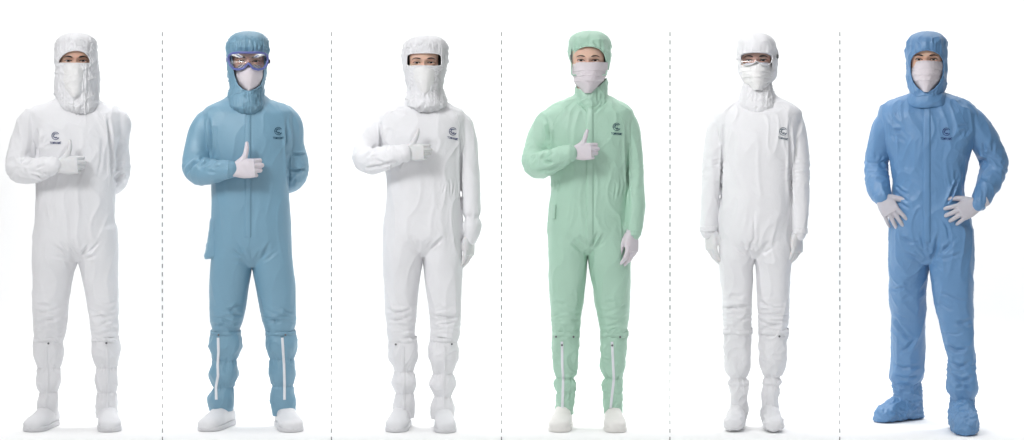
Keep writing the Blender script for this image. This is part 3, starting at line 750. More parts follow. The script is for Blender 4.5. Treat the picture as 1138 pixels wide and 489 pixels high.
    s.boot([(362,236,266),(367,234,266.8),(385,232,268.7),(394,232.8,267.3),(400.5,236,263.3),(406,232.8,265.3),(418,232,265.2),(426,233.5,262.5),(431,237,259.4),(437,233.3,260.7),(448,231,260.8),(455,230.5,260.5),(458,233,258)], M['teal'], (249.5,24,.27,1.08), M['shoe'], pinch=[(400.5,5,2.5,7),(431,5,2.5,7),(366,4,2,6)], yc=.045, ytop=.03, zipx=[(242.5,374),(243,390),(242,404),(242.5,416),(240,430),(240.5,443)], snap=[(243,371)], strap=(370,2.4), shoe_label='white rubber shoe')
    s.boot([(364,295.5,327),(370,295,328.3),(385,295,330.5),(393,296,330),(399,300,327.3),(405,298,328.7),(418,298.5,328.7),(425,300,327),(429,302,325.8),(436,300,327.7),(450,300,328.2),(458,301,329),(462,303,328)], M['teal'], (316.5,-9,.28,1.12), M['shoe'], pinch=[(399,5,2.5,7),(429,5,2.5,7),(366,4,2,6)], yc=0.0, ytop=0.0, zipx=[(313.5,374),(314.5,390),(315.5,404),(316,425),(316,443)], snap=[(317,371)], strap=(370,2.4), shoe_label='white rubber shoe')
    thumbs_up(s, 259, 188, -.190, M['glovel'], .10, .99, th=[(.60,.74,.05),(.93,.38,.10),(.97,.16,.10)])
    hang(s, 294, 207, .195, M['glovel'], False, yd=(-1, .05, -.05), zd=(0, 1, 0))

def rbox(c, d, r=.003):
    bm = __import__('bmesh').new(); import bmesh
    bmesh.ops.create_cube(bm, size=1); bmesh.ops.scale(bm, vec=d, verts=bm.verts); bmesh.ops.bevel(bm, geom=bm.edges, offset=r, segments=2, affect='EDGES')
    V = np.array([tuple(v.co) for v in bm.verts]) + np.array(c); F = [tuple(v.index for v in f.verts) for f in bm.faces]; bm.free(); return V, F
def strap_band(s, parent, rows, y, hw, mat, yfront):
    R = []
    for dy, gr in ((hw, .003), (hw, .0062), (-hw, .0062), (-hw, .003)):
        yy = y + dy; xl, xr, fr, bk = [k[0] for k in smoothkeys(rows, np.array([yy]))]
        c = ((xl + xr)/2 - s.cx) * s.k; R.append(superring(c, (xr - xl)/2 * s.k + gr, 0, fr + gr, bk + gr, (GY - yy) * S, 120, 2.3))
    R = np.array(R); V = R.reshape(-1, 3); F = [f for f in grid_faces(4, 120) if V[list(f)][:, 1].mean() > yfront]
    return mk('strap', V, F, mat, parent)

def person_3():
    s = Person(471, 'person in all white, thumb raised, other arm hanging down in a puffed sleeve')
    torso = T([(110,454,491),(114,447,498),(118,438,506),(123,427,514),(130,421,517.5),(138,420,518),(155,423,516),(175,427,513),(205,430.5,511),(230,429,512.5),(255,425.5,515),(284,425,515)], .12, .108, .112)
    legs = [[(258,426,470),(282,425.5,470),(302,427,467),(325,428,464),(350,429.5,461.5),(366,431,460.5),(377,432.5,461),(386,437,458)],
            [(258,471,514),(282,471,514.5),(302,472,513.5),(325,475,512.5),(350,478,511.5),(366,480,510.5),(377,479,508.5),(386,483,504)]]
    arms = [[(430,128,0,12),(422,141,0,13),(410,160,0,14),(406,174,-.04,14),(412,179,-.08,13.5),(430,175,-.14,11.5),(443,171,-.18,9.5),(449,170,-.19,8.8)],
            [(507,126,0,12),(515,140,0,12),(519.5,165,0,11.3),(522,195,0,10.2),(523.5,225,-.01,9.6),(524,236,-.015,9.2),(524,242,-.018,6.6),(524.5,250,-.02,10.2),(524,259,-.02,9),(522.5,266,-.02,7)]]
    st = knee_folds(s, 431, 461, 338, 374, 6, 4.5) + knee_folds(s, 478, 510, 338, 374, 6, 4.5)
    st += fan(s, 470, 284, 30, 80, 3, 6, 30, 3) + fan(s, 470, 284, 100, 150, 3, 6, 30, 3)
    st += [([(423,134),(424,150),(424,166)], 1.6, 11), ([(512,134),(512,170),(512,205),(513,235)], 1.5, 10)]
    st += fan(s, 408, 176, 20, 70, 4, 2, 18, 5, w=1.5) + [([(404,187),(420,184),(436,181)], 1.6, 7), ([(415,176),(430,181),(442,178)], 1.4, 6)]
    st += [([(x, 194 + 3 * (x % 3)), (x + 1.2, 203), (x + d_, 211 + 2 * (x % 4))], .9, 1.8) for x, d_ in ((494, -2), (499, 1.5), (503.5, -1), (507.5, 2))] + [([(x, 180), (x + .4, 190)], 1.0, 4) for x in (432, 435.5)]
    s.coverall(torso, legs, arms, M['white'], dict(strokes=st, joints=[(409,176,-.05,15,.005,2),(440,172,-.17,11,.006,0),(524,242,-.02,9,.005,0),(524,262,-.02,9,.005,0),(446,356,-.06,18,.005,1),(495,356,-.06,18,.005,1)]),
               legdepth=([(258,0),(386,0)], [(258,0),(386,0)]))
    s.seam('shoulder_seam', [(452,117),(436,124),(426,136),(424,156)], M['white'], s.suit, .8)
    s.seam('shoulder_seam', [(494,117),(507,125),(511,140),(512,165)], M['white'], s.suit, .8)
    s.logo(503, 146, M['ink'], 12, slant=2.4)
    s.body(M['skinf'], 471, 70.8, female=1)
    s.haircap(.005, .0585)
    hrows = [(39,466,484,.02,.03),(40.5,460,489,.06,.07),(44,453,494,.092,.10),(50,448.5,497.3,.108,.118),(58,447,498,.112,.122),(68,447.3,497.7,.112,.122),(78,449,496,.124,.116),(90,451.7,493,.124,.108),(98,452.8,492.3,.118,.106),(104,452.6,493.8,.116,.108),(111,450.5,496.5,.118,.112),(117,450,497.5,.12,.112),(121,453,493,.112,.105),(125.5,461,482,.093,.09)]
    s.hood('hood', hrows, M['white'], opening=[(452.3,62.5),(456,60.5),(465,59.8),(478,59.8),(487,60.5),(490.5,62.5),(490.8,73.8),(480,75),(470,75.5),(460,75),(452,73.8)], gathers=[(126,7,3,7),(56,6,1.5,6)], amp=1.1, diag=-40)
    s.mask([(73.6,452,491.5,.118,.085),(80,452.6,491,.140,.09),(88,454,490,.142,.09),(95,457.5,487,.137,.075),(100.5,463,482,.130,.045),(104,469,476.5,.124,.02)], M['white2'], .06, 0, name='face_veil', amp=.9)
    s.boot([(372,433,462.5),(379,432.6,463.7),(395,431.3,464.4),(407,434,463),(412.5,438.3,459.8),(418,435,463),(430,435,463.2),(437,439.5,459),(443,436.8,461.6),(456,436.7,461.5),(465,437,460.5)], M['white'], (447,9,.27,1.0), M['white'], pinch=[(412.5,5,2,7),(437,5,2,7),(374,5,1.5,6)], yc=0.02, strap=(377,2.6), snap=[(440,381)])
    s.flap([(448,384),(448,400),(449,420),(449,440),(448.5,455)])
    s.boot([(372,478,508.3),(379,476.2,509.5),(395,475.8,509.8),(407,478,508),(414.5,481,504),(420,477,506.3),(432,477,506.3),(440,481.5,502.8),(446,478,505.2),(456,478,504.7),(465,479,504)], M['white'], (492.5,-3,.27,.98), M['white'], pinch=[(414.5,5,2,7),(440,5,2,7),(374,5,1.5,6)], yc=-.01, strap=(377,2.6), snap=[(502,381)])
    s.flap([(494,384),(494,400),(493,420),(493,440),(493,455)])
    thumbs_up(s, 450.5, 169.5, -.192, M['glovew'], .06, .86, fat=1.04, th=[(.70,.62,.05),(.90,.42,.0),(.95,.30,.0)])
    hang(s, 521.5, 262, -.02, M['glovew'], False, .88)

def person_4():
    s = Person(655, 'person in mint green suit and cap with a pale mask, thumb raised')
    torso = T([(104,641,672),(108,637,677),(113,624,686),(119,611,698),(126,605.5,703),(140,604,703),(165,607,699),(195,613,696),(210,614.5,695.5),(230,611,697),(255,609.5,699),(282,609.5,700)], .12, .108, .112)
    legs = [[(258,610,652),(280,609.8,652.2),(300,610.5,651),(325,611.5,648),(350,612.5,645),(364,614.5,643.5),(378,617.5,640)],
            [(258,654,699.5),(280,653.5,700),(300,656,700),(325,660,699),(350,664,698),(364,666.5,697),(378,670,693)]]
    arms = [[(614,124,0,12),(606,138,0,13.5),(599,160,0,14),(596,178,-.04,14.5),(601,183,-.08,14),(616,178,-.14,12),(628,172,-.175,10),(634,170,-.19,8.6)],
            [(692,125,0,12),(699,140,0,12.2),(703,165,0,11.2),(705,195,0,10.3),(705.8,222,-.03,10),(704.5,242,-.05,9.5),(704,252,-.058,9),(703.5,259,-.063,7.3)]]
    st = knee_folds(s, 615, 644, 336, 364, 5, 3.5) + knee_folds(s, 667, 697, 336, 364, 5, 3.5)
    st += fan(s, 653, 282, 25, 80, 4, 4, 32, 4) + fan(s, 653, 282, 100, 155, 4, 4, 32, 4)
    st += [([(607,130),(610,148),(611,166)], 1.7, 11), ([(696,132),(696,165),(697,200),(699,235)], 1.5, 10)]
    st += fan(s, 600, 180, 0, 75, 6, 2, 22, 6, w=1.5) + [([(592,190),(610,188),(628,180)], 1.7, 6)]
    st += [([(x, 196 + x % 5), (x + 1, 205), (x - 1, 216 - x % 4)], 1.0, 3.5) for x in (613, 618, 621)] + [([(x, 190 + 3 * (x % 4)), (x + 1.6, 205), (x - 1, 218 + 3 * (x % 3))], 1.0, 2.0) for x in (683, 688, 693)]
    st += [([(690,232),(692,250),(693,280)], 1.2, 4), ([(640,112),(648,118),(655,126)], 1.4, 4), ([(676,112),(668,118),(658,128)], 1.4, 4)]
    s.coverall(torso, legs, arms, M['green'], dict(strokes=st, joints=[(598,178,-.05,17,.006,2),(628,173,-.17,11,.006,0),(703,252,-.02,9,.005,0),(628,354,-.06,17,.004,1),(682,354,-.06,17,.004,1),(702,195,0,14,.004,1)]),
               legdepth=([(258,0),(386,0)], [(258,0),(386,0)]), wr=1.15)
    cuff(s, 632.5, 170.8, -.187, 9.0, 1.5, M['green'], (1, -.12, .12)); cuff(s, 703.7, 258, -.062, 7.9, 2.8, M['green'])
    s.tape('zip_placket', 655.5, 118, 270, 8, M['green'], s.suit, thick=.0035)
    s.seam('shoulder_seam', [(641,110),(630,118),(618,130),(610,148)], M['green'], s.suit, .9)
    s.seam('shoulder_seam', [(671,110),(680,118),(691,132),(695,150)], M['green'], s.suit, .9)
    s.ribbon('pocket_flap', [(615.5,227),(615,242)], 5, M['green'], s.suit, off=.006, thick=.004)
    s.logo(685, 142-1, M['inkd'], 12.5, slant=.8)
    s.body(M['skinf'], 653.5, 68.2, female=1)
    s.haircap(.004, .067)
    crow = [(34,649,661,.02,.03),(35.5,643,668,.06,.07),(39,636.5,674,.090,.10),(45,633,678,.108,.118),(52,632.6,679,.113,.122),(60,633.3,678.6,.10,.122),(68,634.5,678,.075,.118),(73,635.5,677.5,.05,.112),(78,638,676,.03,.10)]
    s.hood('cap', crow, M['green'], opening=[(635.5,84),(635.3,68),(637.5,60),(643,54.8),(650,52.4),(658,52.4),(666,54.8),(671.5,60),(673.8,68),(674,84)], gathers=[(50,10,2.5,8)], amp=1.2, hem=True, hemr=.0032)
    # ears tucked under the mask loops are hidden; neck cover and mask
    s.mask([(69.8,635.5,675.2,.108,.075),(73,635,675.2,.120,.085),(80,635.7,674.5,.134,.09),(87,638,672,.134,.085),(92,639,669.5,.128,.08),(97,642.5,666,.118,.065),(101,646,662,.108,.045),(104,649.5,658.5,.10,.02)], M['mask'], .06, 0, amp=.9, pleats=(79.5,85,90.5))
    # stand collar
    cr = [(87,643,673,.065,.085),(90,642,674,.075,.085),(93,641,674.8,.084,.088),(97,640.3,674.8,.088,.09),(103,639.7,674.8,.092,.092),(108,639,675,.090,.094),(113,637,677,.092,.10),(117,634,680,.090,.10)]
    s.hood('collar', cr, M['green'], amp=1.3, cap=False, opening=[(626,80),(633,92),(640,97.5),(649,101.5),(659,101),(666,96),(673,89),(682,80)], hem=False, gathers=[(100,12,3,6)], sag=4)
    s.boot([(363,615.5,643),(369,614.3,643.3),(380,614,643.3),(395,614.2,642.8),(408,614.8,641.6),(415,616.5,640),(420,618.5,638),(426,616.6,638.8),(432,618.5,639.3),(445,619,638),(456,618,637.5),(460,620,636)], M['green'], (626.5,7,.255,1.0), M['shoeg'], pinch=[(420,6,2.5,6),(436,8,1.8,5)], zipx=[(624.7,378),(625,400),(626,420),(625.5,436),(625,455)], snap=[(618,373),(637.5,373),(624.7,382)], strap=(371,3), amp=1.35, shoe_label='cream shoe')
    s.boot([(363,668,696),(369,667,696.4),(380,667,696),(395,667.4,695.3),(408,668,694),(415,669.8,693),(420,672,691.8),(426,670,692.4),(432,671,691.3),(445,670.6,691),(456,670.5,691),(460,672,690)], M['green'], (681,-4,.255,1.0), M['shoeg'], pinch=[(420,6,2.5,6),(436,8,1.8,5)], zipx=[(680,378),(681,400),(682,420),(680,438),(678.5,452)], snap=[(689,373),(680.2,382)], strap=(371,3), amp=1.35, shoe_label='cream shoe')
    thumbs_up(s, 636.5, 169.5, -.192, M['glovel'], .10, .87, th=[(.52,.80,.05),(.90,.44,.05),(.92,.38,.05)])
    hang(s, 702.2, 256, -.066, M['glovel'], False, .93, zd=(.72, -.70, 0))

def person_5():
    s = Person(839, 'person in all white with clear goggles, both arms hanging straight down')
    torso = T([(104,824,859),(109,818,864),(114,806,876),(120,797,886),(127,793.5,890),(140,795,889),(160,801,885),(180,803,880.5),(210,802,878.5),(240,799,879.5),(265,798.5,880),(287,798.5,880)], .118, .106, .112)
    legs = [[(258,799,838),(284,799,838.5),(300,800,836.5),(325,802,835.5),(350,803.8,834.7),(364,805,834.2),(376,808,831)],
            [(258,839,880),(284,838.7,879.5),(300,840.5,878.5),(325,842,877),(350,844,876),(364,844.7,874.5),(376,848,870)]]
    arms = [[(804,124,0,12),(797.5,140,0,12),(794,165,0,11.5),(791,195,0,10.5),(788.8,222,-.01,10.2),(788,244,-.015,9.8),(787.5,252,-.018,9.5),(787.5,257,-.02,8.6)],
            [(876,125,0,12),(883,140,0,12.2),(886,165,0,11.8),(887.5,195,0,11),(888,222,-.01,10.4),(887.8,244,-.015,9.6),(887.8,254,-.018,9),(887.8,259,-.02,8)]]
    st = knee_folds(s, 804, 835, 332, 366, 7, 4.5) + knee_folds(s, 844, 875, 332, 366, 7, 4.5)
    st += fan(s, 838, 288, 30, 80, 4, 3, 30, 4) + fan(s, 838, 288, 100, 150, 4, 3, 30, 4)
    st += [([(804,130),(804,165),(802,200),(800,236)], 1.5, 10), ([(877,132),(878,170),(878.5,205),(879,236)], 1.5, 10)]
    st += [([(830,285),(835,270),(838,262)], 1.3, 4), ([(838,230),(838.5,260),(838,286)], 1.4, 3)]
    s.coverall(torso, legs, arms, M['white'], dict(strokes=st, joints=[(792,190,0,18,.005,1),(887,190,0,18,.005,1),(819,350,-.06,20,.006,1),(860,350,-.06,20,.006,1),(838,284,-.1,12,.004,2)]),
               legdepth=([(258,0),(386,0)], [(258,0),(386,0)]), wr=.95)
    for x, y in ((787.6, 254), (887.8, 256)):
        cuff(s, x, y, -.019, 9.6 if x < 800 else 8.9, 3.2, M['white'])
    s.seam('shoulder_seam', [(822,112),(810,120),(803,134),(803,160)], M['white'], s.suit, .8)
    s.seam('shoulder_seam', [(862,112),(872,120),(877,134),(878,160)], M['white'], s.suit, .8)
    s.logo(870, 147-1, M['inkd'], 11, slant=2.2)
    s.body(M['skin'], 840.2, 68.2)
    s.haircap()
    hrows = [(36,834,845,.02,.03),(37.5,828,852,.06,.07),(41,822.5,857.5,.092,.10),(47,819.7,861.5,.108,.118),(56,819,863,.113,.122),(64,819.3,863.5,.108,.12),(72,819.7,863.6,.10,.116),(80,820.6,863,.095,.11),(87,824,861,.09,.10),(92,827.5,857.5,.085,.09)]
    s.hood('hood', hrows, M['white'], opening=[(823.5,63),(828,60),(840,59),(852,60),(857.5,63),(858.5,72),(857,85),(852,96),(831,96),(826,85),(823,72)], gathers=[(56,10,2,8),(82,8,3,7)], amp=.9)
    nr = [(92,827,857.5,.085,.088),(97,824.5,858.3,.098,.095),(104,822.5,860.5,.100,.10),(111,819.8,864,.104,.104),(117,817,867.5,.104,.106),(122,822,864,.102,.10),(126,831,854,.098,.09)]
    s.hood('neck_cover', nr, M['white'], amp=.9, cap=False, gathers=[(96,8,3,6)], diag=60, seedo=4)
    s.mask([(70.5,824,857,.116,.07),(75,822.8,858.5,.128,.08),(82,823,859,.134,.085),(90,826.5,857,.13,.08),(97,831,853,.12,.06),(101,836,848,.11,.04)], M['white2'], .06, 0, amp=1.1, pleats=(80,86.5,92))
    g = bpy.data.objects.new('goggles', None); COL.objects.link(g); g.parent = s.root
    out = [(823.5,62),(827,60),(834,59.3),(840,59.3),(847,59.3),(854,60),(857.5,62),(858.3,66),(857,70.5),(853,73.2),(847.5,73.2),(843.5,71.2),(840.8,69),(838,71.2),(834,73.2),(828,73.2),(824,70.5),(822.8,66)]
    pts = densify(s.Q(out), .003); c = s.Q([(840.5,66)])[0]
    L = np.array([(a, -.140 + .05 * (abs(a - c[0]) / .085)**2.2, b) for a, b in pts])
    for _ in range(2): L = (np.roll(L, 1, 0) + 2*L + np.roll(L, -1, 0)) / 4
    B = L.copy(); B[:, 1] += .035
    n = len(L); V, F = join([ctube(L, .0019, 10), (np.vstack([L, B]), [(i, (i+1) % n, n + (i+1) % n, n + i) for i in range(n)])])
    mk('frame', V, F, M['gogw'], g)
    cen = L.mean(0); cen[1] -= .004; V = np.vstack([L, [cen]]); mk('lens', V, [(i, (i+1) % n, n) for i in range(n)], M['lens'], g)
    strap_band(s, g, hrows, 64, 2.2, M['gogw'], -.07)
    q = s.P(864, 63.2, -.05); mk('strap_buckle', *rbox((q[0], q[1], q[2]), (.010, .020, .020)), M['greyp'], g)
    s.boot([(360,805,834.3),(366,804.5,834.6),(380,804.8,834.3),(395,805.2,833.8),(408,806.2,832.6),(415,808.5,830.8),(420,811,829),(426,809,831.3),(432,811.5,831),(445,812.3,830.5),(460,811.5,831),(466,812,830)], M['white'], (820,6,.26,.93), M['white'], pinch=[(420,5,2.5,6),(429,5,2,6)], sole=False, soft=True, snap=None, strap=(368,3), amp=1.3, hs=1.05)
    s.boot([(360,844.3,874),(366,844,874.6),(380,844.3,874.2),(395,844.5,873.3),(407,845.5,872),(414,847,869),(419,849,866),(425,846.8,868.6),(431,847.5,865.5),(445,846,864.6),(460,846,865.5),(466,847,865)], M['white'], (856,-6,.26,.93), M['white'], pinch=[(419,5,2.5,6),(428,5,2,6)], sole=False, soft=True, snap=[(866,372)], strap=(368,3), amp=1.3, hs=1.05)
    hang(s, 790, 255, -.02, M['glovew'], True, .93)
    hang(s, 886, 257, -.02, M['glovew'], False, .93, curl=(24, 34, 20))

def cuff(s, x, y, d, r, h, mat, ax=(0, 0, 1)):
    c = s.P(x, y, d); A = np.array(ax, float); A /= np.linalg.norm(A); U = np.cross(A, [0, 1, .01]); U /= np.linalg.norm(U); W = np.cross(A, U); t = np.linspace(0, 2*np.pi, 64, endpoint=False)
    R = []
    for k, g in ((-1, .88), (-1, 1.03), (-.5, 1.06), (.5, 1.06), (1, 1.03), (1, .88)):
        rr = r * S * g * (1 + .02 * np.sin(t * 17)); R.append(c + A * k * h * S + rr[:, None] * (np.cos(t)[:, None] * U + np.sin(t)[:, None] * W))
    V, F = capped(np.array(R)); mk('cuff', V, F, mat, s.suit)

def person_6():
    s = Person(1031, 'person in bright blue hooded coverall and shoe covers, both hands on the hips')
    torso = T([(104,1010,1050),(108,1002,1062),(113,988,1074),(119,979.5,1081),(127,976.5,1086),(140,979,1086),(160,985,1080),(178,990,1075),(192,991.5,1072.5),(205,993,1070.5),(225,991,1074),(245,988.5,1079),(275,987.5,1081),(293,987.5,1081)], .12, .108, .112)
    legs = [[(262,988,1034),(291,987.5,1033),(323,988.5,1029.5),(350,989.8,1028.3),(375,990,1027.5),(400,989.5,1026.8),(415,988,1027),(425,987,1025.5),(433,990.5,1021),(440,996,1016)],
            [(262,1034,1081),(291,1033.5,1081.2),(323,1036.5,1081),(350,1041.5,1081.2),(375,1048,1081.5),(400,1054,1083),(415,1053.5,1084.5),(429,1051.5,1086.8),(437,1055,1084),(444,1059,1080)]]
    arms = [[(990,124,0,12),(984,138,0,13.2),(978,158,.02,12.8),(973,180,.035,12),(973.5,195,.01,12),(976.5,208,-.03,11.3),(978.5,215,-.055,9.8),(979.5,219,-.07,8)],
            [(1070,122,0,12.5),(1079,134,0,14),(1092,153,.01,14.5),(1103,173,.035,14.3),(1104.5,186,.03,13.5),(1100,200,0,12.8),(1093,214,-.045,11.2),(1088.5,222,-.075,9.2),(1086,226,-.09,7.6)]]
    st = knee_folds(s, 990, 1028, 318, 366, 4, 4) + knee_folds(s, 1040, 1080, 325, 375, 5, 5)
    st += [([(990,350),(1000,366),(1014,384)], 2.2, 6), ([(1020,376),(1008,390),(996,396)], 2, 5), ([(989,407),(1002,413),(1024,410)], 2, 6), ([(991,421),(1005,425),(1022,420)], 2, 5),
           ([(1048,378),(1062,386),(1078,384)], 2.2, 7), ([(1052,398),(1066,404),(1080,398)], 2, 6), ([(1054,412),(1068,420),(1084,414)], 2.2, 7), ([(1058,428),(1070,424),(1082,428)], 1.8, 6)]
    st += fan(s, 1033, 293, 20, 75, 5, 3, 40, 5) + fan(s, 1033, 293, 105, 160, 5, 3, 40, 5)
    st += fan(s, 1080, 140, 175, 250, 4, 3, 24, 5) + fan(s, 988, 145, -70, 5, 4, 3, 24, 5) + fan(s, 1100, 178, 60, 200, 6, 2, 22, 6) + fan(s, 975, 185, -20, 110, 5, 2, 18, 5)
    st += [([(1066 - k*2.2, 196 + k*5), (1062 - k*2, 203 + k*5), (1056 - k*1.5, 214 + k*4)], 1.2, 6) for k in range(4)] + [([(994, 205 + 7*k), (1002, 212 + 7*k), (1012, 216 + 8*k)], 1.3, 4) for k in range(3)]
    st += [([(1046,240),(1053,252),(1056,272)], 1.4, 4), ([(1000,260),(1012,268),(1024,268)], 1.6, 4)]
    s.coverall(torso, legs, arms, M['blue'], dict(strokes=st, joints=[(973,190,.02,15,.006,1),(1104,184,.02,17,.006,2),(978,214,-.05,9,.004,0),(1090,220,-.07,10,.005,0),(1009,412,0,18,.006,1),(1068,410,0,20,.006,1),(1033,285,-.1,14,.004,2),(1066,205,-.08,12,.004,0)]),
               legdepth=([(262,0),(440,.22)], [(262,0),(440,-.06)]), wr=1.35)
    cuff(s, 979.6, 218, -.068, 8.6, 1.8, M['blue'], (.3, -.35, -.9)); cuff(s, 1087, 224.5, -.085, 8.6, 1.8, M['blue'], (-.75, -.3, -.6))
    s.tape('zip_placket', 1030, 112, 268, 8, M['blue'], s.suit, thick=.0035)
    s.seam('shoulder_seam', [(1009,108),(1000,118),(992,132),(989,150)], M['blue'], s.suit, .9)
    s.seam('shoulder_seam', [(1052,107),(1062,116),(1070,132),(1076,150)], M['blue'], s.suit, .9)
    s.logo(1051.5, 147-.6, M['ink'], 13, slant=.3)
    s.body(M['skin'], 1029.2, 67.2)
    s.haircap()
    hrows = [(34.5,1024,1036,.02,.03),(36,1018,1043,.06,.07),(40,1011.5,1048,.092,.10),(47,1007.8,1051.6,.108,.118),(56,1007,1052.5,.113,.122),(66,1007.2,1052,.11,.12),(76,1007.3,1051.5,.106,.114),(85,1007.6,1052.5,.104,.11),(92,1008.3,1052,.106,.108),(99,1010.5,1050,.108,.104),(104,1011,1048.8,.104,.10),(109,1008,1052,.100,.10),(113,1006,1054,.098,.10),(115.5,1009,1051,.095,.09)]
    s.hood('hood', hrows, M['blue'], opening=[(1011.3,72),(1012.5,66),(1016,61),(1022,57.8),(1030,56.5),(1038,57.8),(1044.5,61.5),(1048,67),(1049,73),(1048,84),(1044.5,93),(1038,100),(1029.5,104.2),(1021,100),(1014.8,92.5),(1012,83)], gathers=[(50,10,2.5,8),(98,10,3.5,7)], amp=1.25)
    cr = [(103.5,1010,1050,.098,.095),(106,1008,1052,.108,.10),(110,1006,1054,.110,.104),(113,1004.5,1055.5,.108,.104),(115.5,1006,1054,.100,.10)]
    s.hood('collar', cr, M['blue'], amp=.8, cap=False, seedo=3, sag=5)
    s.mask([(68.6,1012.3,1047.9,.110,.07),(72,1012,1048,.122,.08),(80,1012.3,1047.5,.135,.085),(88,1014,1045.5,.136,.08),(95,1019,1040.5,.129,.06),(102.8,1025.5,1033,.116,.02)], M['mask'], .06, 0, amp=.9, pleats=(78,84,90))
    s.legs = legs
    shoecover(s, 1009, .205, 44, 12.5, (427, 989, 1023), M['blue'], .95, .86)
    shoecover(s, 1068.5, -.05, -4, 14, (431, 1055, 1084), M['blue'], 1.2)
    hv = (16, 22, 14)
    g = hand_mesh([hv, (20, 20, 12), (22, 24, 12), (26, 26, 14)], (10, 2, -6, -14), thumb=[(.75,.60,-.10),(.72,.68,-.1),(.70,.70,-.05)], scale=.97, mirror=True)
    V, F = place(g, s.P(979.5, 217.5, -.075), (.52, -.30, -.85), (-.15, -1, .20)); mk('glove', V, F, M['gloveg'], s.root)
    g = hand_mesh([hv, (20, 20, 12), (22, 22, 12), (26, 24, 14)], (12, 3, -5, -14), thumb=[(.60,.72,-.15),(.45,.85,-.15),(.38,.90,-.10)], scale=.98, mirror=False)
    V, F = place(g, s.P(1087, 225, -.095), (-.90, -.22, -.42), (.15, -1, .15)); mk('glove', V, F, M['gloveg'], s.root)

def shoecover(s, fx, yc, yaw, wpx, top, mat, hs, lf=1.0):
    """soft overshoe: wrinkled sack from ankle to toe"""
    a = math.radians(yaw); fd = np.array([-math.sin(a), -math.cos(a)]); sdv = np.array([math.cos(a), -math.sin(a)])
    c0 = np.array([(fx - s.cx) * s.k, yc + .02]); m = 60
    prof = [(-.075,.020,.06),(-.066,.036,.09),(-.045,.045,.12),(0,.050,.145),(.04,.052,.135),(.09,.054,.108),(.14,.056,.086),(.18,.052,.074),(.205,.042,.062),(.222,.022,.045),(.228,.008,.03)]
    fs = np.linspace(-.075, .228, 60); K = smoothkeys(prof, fs); R = []
    for f_, w_, h_ in zip(fs, *K):
        t = np.linspace(0, 2*np.pi, m, endpoint=False); cc, ss = np.cos(t), np.sin(t); h_ = h_ * hs
        u = w_ * np.sign(cc) * np.abs(cc)**.8; zz = np.where(ss > 0, h_*.35 + h_*.65*np.abs(ss), h_*.35 - (h_*.35 - .002) * np.abs(ss)**.6)
        b = c0 + fd * f_ * lf; R.append(np.c_[b[None, :] + u[:, None] * sdv[None, :], zz])
    foot = capped(np.array(R))
    y0, xl, xr = top
    leg = tube([((( (xl+xr)/2) - s.cx) * s.k, yc, (GY - y0) * S), (c0[0], c0[1] - .005, .10), (c0[0], c0[1] - .0, .06)], [(xr - xl)/2*S*.86, (xr - xl)/2*S*.88, .045], 32, 8)
    V, F, E = remesh([foot, leg], .0042, 3); N = normals(V, F); sd = s.seed + int(yaw)
    W = V * np.array([22, 22, 30]) + pnoise(V * 14, sd)[:, None]
    d = np.clip(1 - np.abs(pnoise(W, sd + 1)) * 2.0, 0, 1)**2 * .007 + pnoise(V * 16, sd + 3) * .008
    W = V * np.array([50, 50, 40]) + pnoise(V * 20, sd)[:, None]; d += np.clip(1 - np.abs(pnoise(W, sd + 7)) * 2.2, 0, 1)**2 * .004
    V = V + N * d[:, None]; V[:, 2] = np.maximum(V[:, 2], .003)
    return mk('shoe_cover', V, F, mat, s.root)

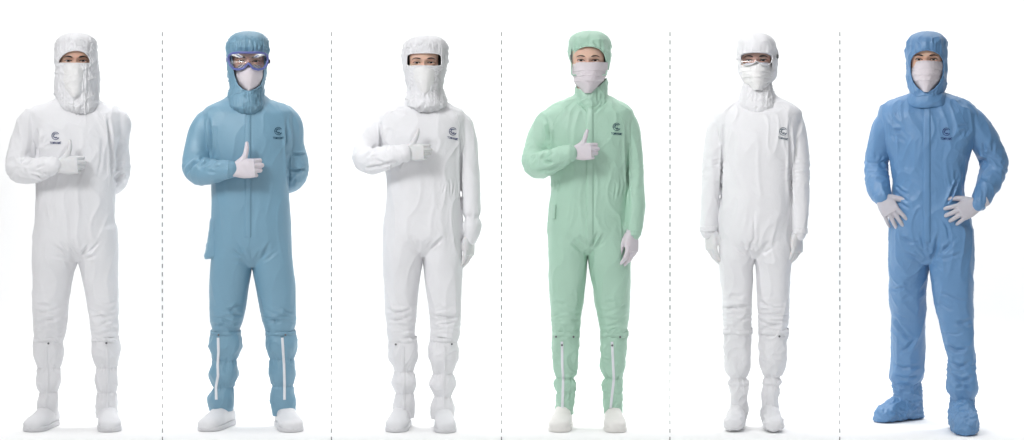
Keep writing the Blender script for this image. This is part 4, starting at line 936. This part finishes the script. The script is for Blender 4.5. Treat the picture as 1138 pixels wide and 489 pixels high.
# ================================================================== SET
def studio():
    # seamless white sweep: floor, cove, wall
    prof = [(-11, 0), (-6, 0), (-2, 0), (0, 0), (YW - .35, 0)] + [(YW - .35 + .35 * math.sin(math.radians(a)), .35 - .35 * math.cos(math.radians(a))) for a in range(6, 90, 6)] + [(YW, .35), (YW, 2), (YW, 5)]
    V = [(x, y, z) for y, z in prof for x in (-8, 8)]; F = [(2*i, 2*i+1, 2*i+3, 2*i+2) for i in range(len(prof) - 1)]
    m, nt, b = mat_base('white_paper'); b.inputs['Base Color'].default_value = (.93, .93, .93, 1); b.inputs['Roughness'].default_value = .95; b.inputs['Specular IOR Level'].default_value = .1
    n = nt.nodes.new('ShaderNodeTexNoise'); n.inputs['Scale'].default_value = 300; bp = nt.nodes.new('ShaderNodeBump'); bp.inputs['Strength'].default_value = .05; bp.inputs['Distance'].default_value = .001
    nt.links.new(n.outputs[0], bp.inputs['Height']); nt.links.new(bp.outputs[0], b.inputs['Normal'])
    o = mk('studio_backdrop', V, F, m); o['kind'] = 'structure'
    def at(px, py):                                   # where the ray meets the sweep, 4 mm off it
        dx, dz = (px - 569) * S / D, ((GY - py) * S - ZC) / D
        for k in range(len(prof) - 1):
            (y0, z0), (y1, z1) = prof[k], prof[k+1]
            den = (z1 - z0) - dz * (y1 - y0)
            if abs(den) < 1e-9: continue
            t = (ZC + dz * (y0 + D) - z0) / den
            if -1e-6 <= t <= 1 + 1e-6:
                y = y0 + t * (y1 - y0); L = y + D; nx, nz = (z1 - z0), (y1 - y0); l = math.hypot(nx, nz)
                return (dx * L, y - nx / l * .004, ZC + dz * L + nz / l * .004)
    names = [('the far left person in white', 'the teal suit'), ('the teal suit', 'the white suit with a rectangular face opening'), ('the mint green suit', 'the white person holding a thumb up'),
             ('the mint green suit', 'the white suit with clear goggles'), ('the clear goggles', 'the bright blue suit')]
    for (px, (a, c)) in zip((180.5, 368.3, 557.3, 744.5, 933.2), names):
        V = []; mi = []; y = 35.6; ks = []
        while y < 500:
            ks += [(y, 1), (y + 2.35, 1), (y + 4.7, 0), (y + 6.9, 0)]; y += 9.2
        for q, g in ks: V.append(at(px - .52, q)); V.append(at(px + .52, q))
        o = mk('dashed_line', V, [(2*i, 2*i+1, 2*i+3, 2*i+2) for i in range(len(ks) - 1)], M['dash'])
        o.data.materials.append(m)
        for i in range(len(ks) - 1): o.data.polygons[i].material_index = 0 if ks[i][1] else 1
        o['label'] = 'grey dashed line between %s and %s' % (a, c); o['category'] = 'dashed line'; o['group'] = 'dashed dividing lines on the backdrop'

def lamp(name, loc, target, sx, sy, e, col=(1, 1, 1), spread=180):
    l = bpy.data.lights.new(name, 'AREA'); l.shape = 'RECTANGLE'; l.size = sx; l.size_y = sy; l.energy = e; l.color = col; l.spread = math.radians(spread)
    o = bpy.data.objects.new(name, l); COL.objects.link(o); o.location = loc
    o.rotation_euler = (Vector(target) - Vector(loc)).to_track_quat('-Z', 'Y').to_euler()
    return o

KEY, FILL, OVER, BACK, WST = 3.0, 82, 34, 98, .24      # lamp energies in watts, world strength
studio()
for c, f in zip('123456', (person_1, person_2, person_3, person_4, person_5, person_6)):
    f()

for px, kw in zip((85, 277, 471, 655, 839, 1031), (1.10, 1.27, .46, 1.0, .12, 1.66)):          # one softbox high on the left of each person
    X = (px - 569) * S; th = math.atan2(X, D); c, n = math.cos(th), math.sin(th); lx, ly = -1.7, -2.5
    lamp('key_softbox', (X + lx * c + ly * n, -lx * n + ly * c, 3.0), (X, 0, 1.28), 1.0, .8, KEY * kw, spread=50)
lamp('fill_softbox', (.5, -8.8, 2.7), (0, 0, .9), 7.5, 1.2, FILL)
lamp('overhead_bank', (0, -1.9, 4.0), (0, -1.5, 0), 7.5, 1.0, OVER, spread=62)
lamp('backdrop_bank', (0, .75, 3.6), (0, 1.3, 1.3), 8, .4, BACK, spread=95)

w = bpy.data.worlds.new('World'); scene.world = w; w.use_nodes = True
w.node_tree.nodes['Background'].inputs[0].default_value = (1, 1, 1, 1); w.node_tree.nodes['Background'].inputs[1].default_value = WST
cam = bpy.data.cameras.new('camera'); co = bpy.data.objects.new('camera', cam); COL.objects.link(co)
co.location = (0, -D, ZC); co.rotation_euler = (math.radians(90), 0, 0); cam.sensor_width = 36; cam.lens = 36 * D / (1138 * S)
cam.shift_y = ((GY - 244.5) * S - ZC) / (1138 * S); cam.clip_end = 200
scene.camera = co
scene.view_settings.view_transform = 'Standard'; scene.view_settings.look = 'None'; scene.view_settings.exposure = 0; scene.view_settings.gamma = 1
scene.cycles.use_denoising = True
scene.cycles.max_bounces = 6; scene.cycles.diffuse_bounces = 4; scene.cycles.transparent_max_bounces = 12
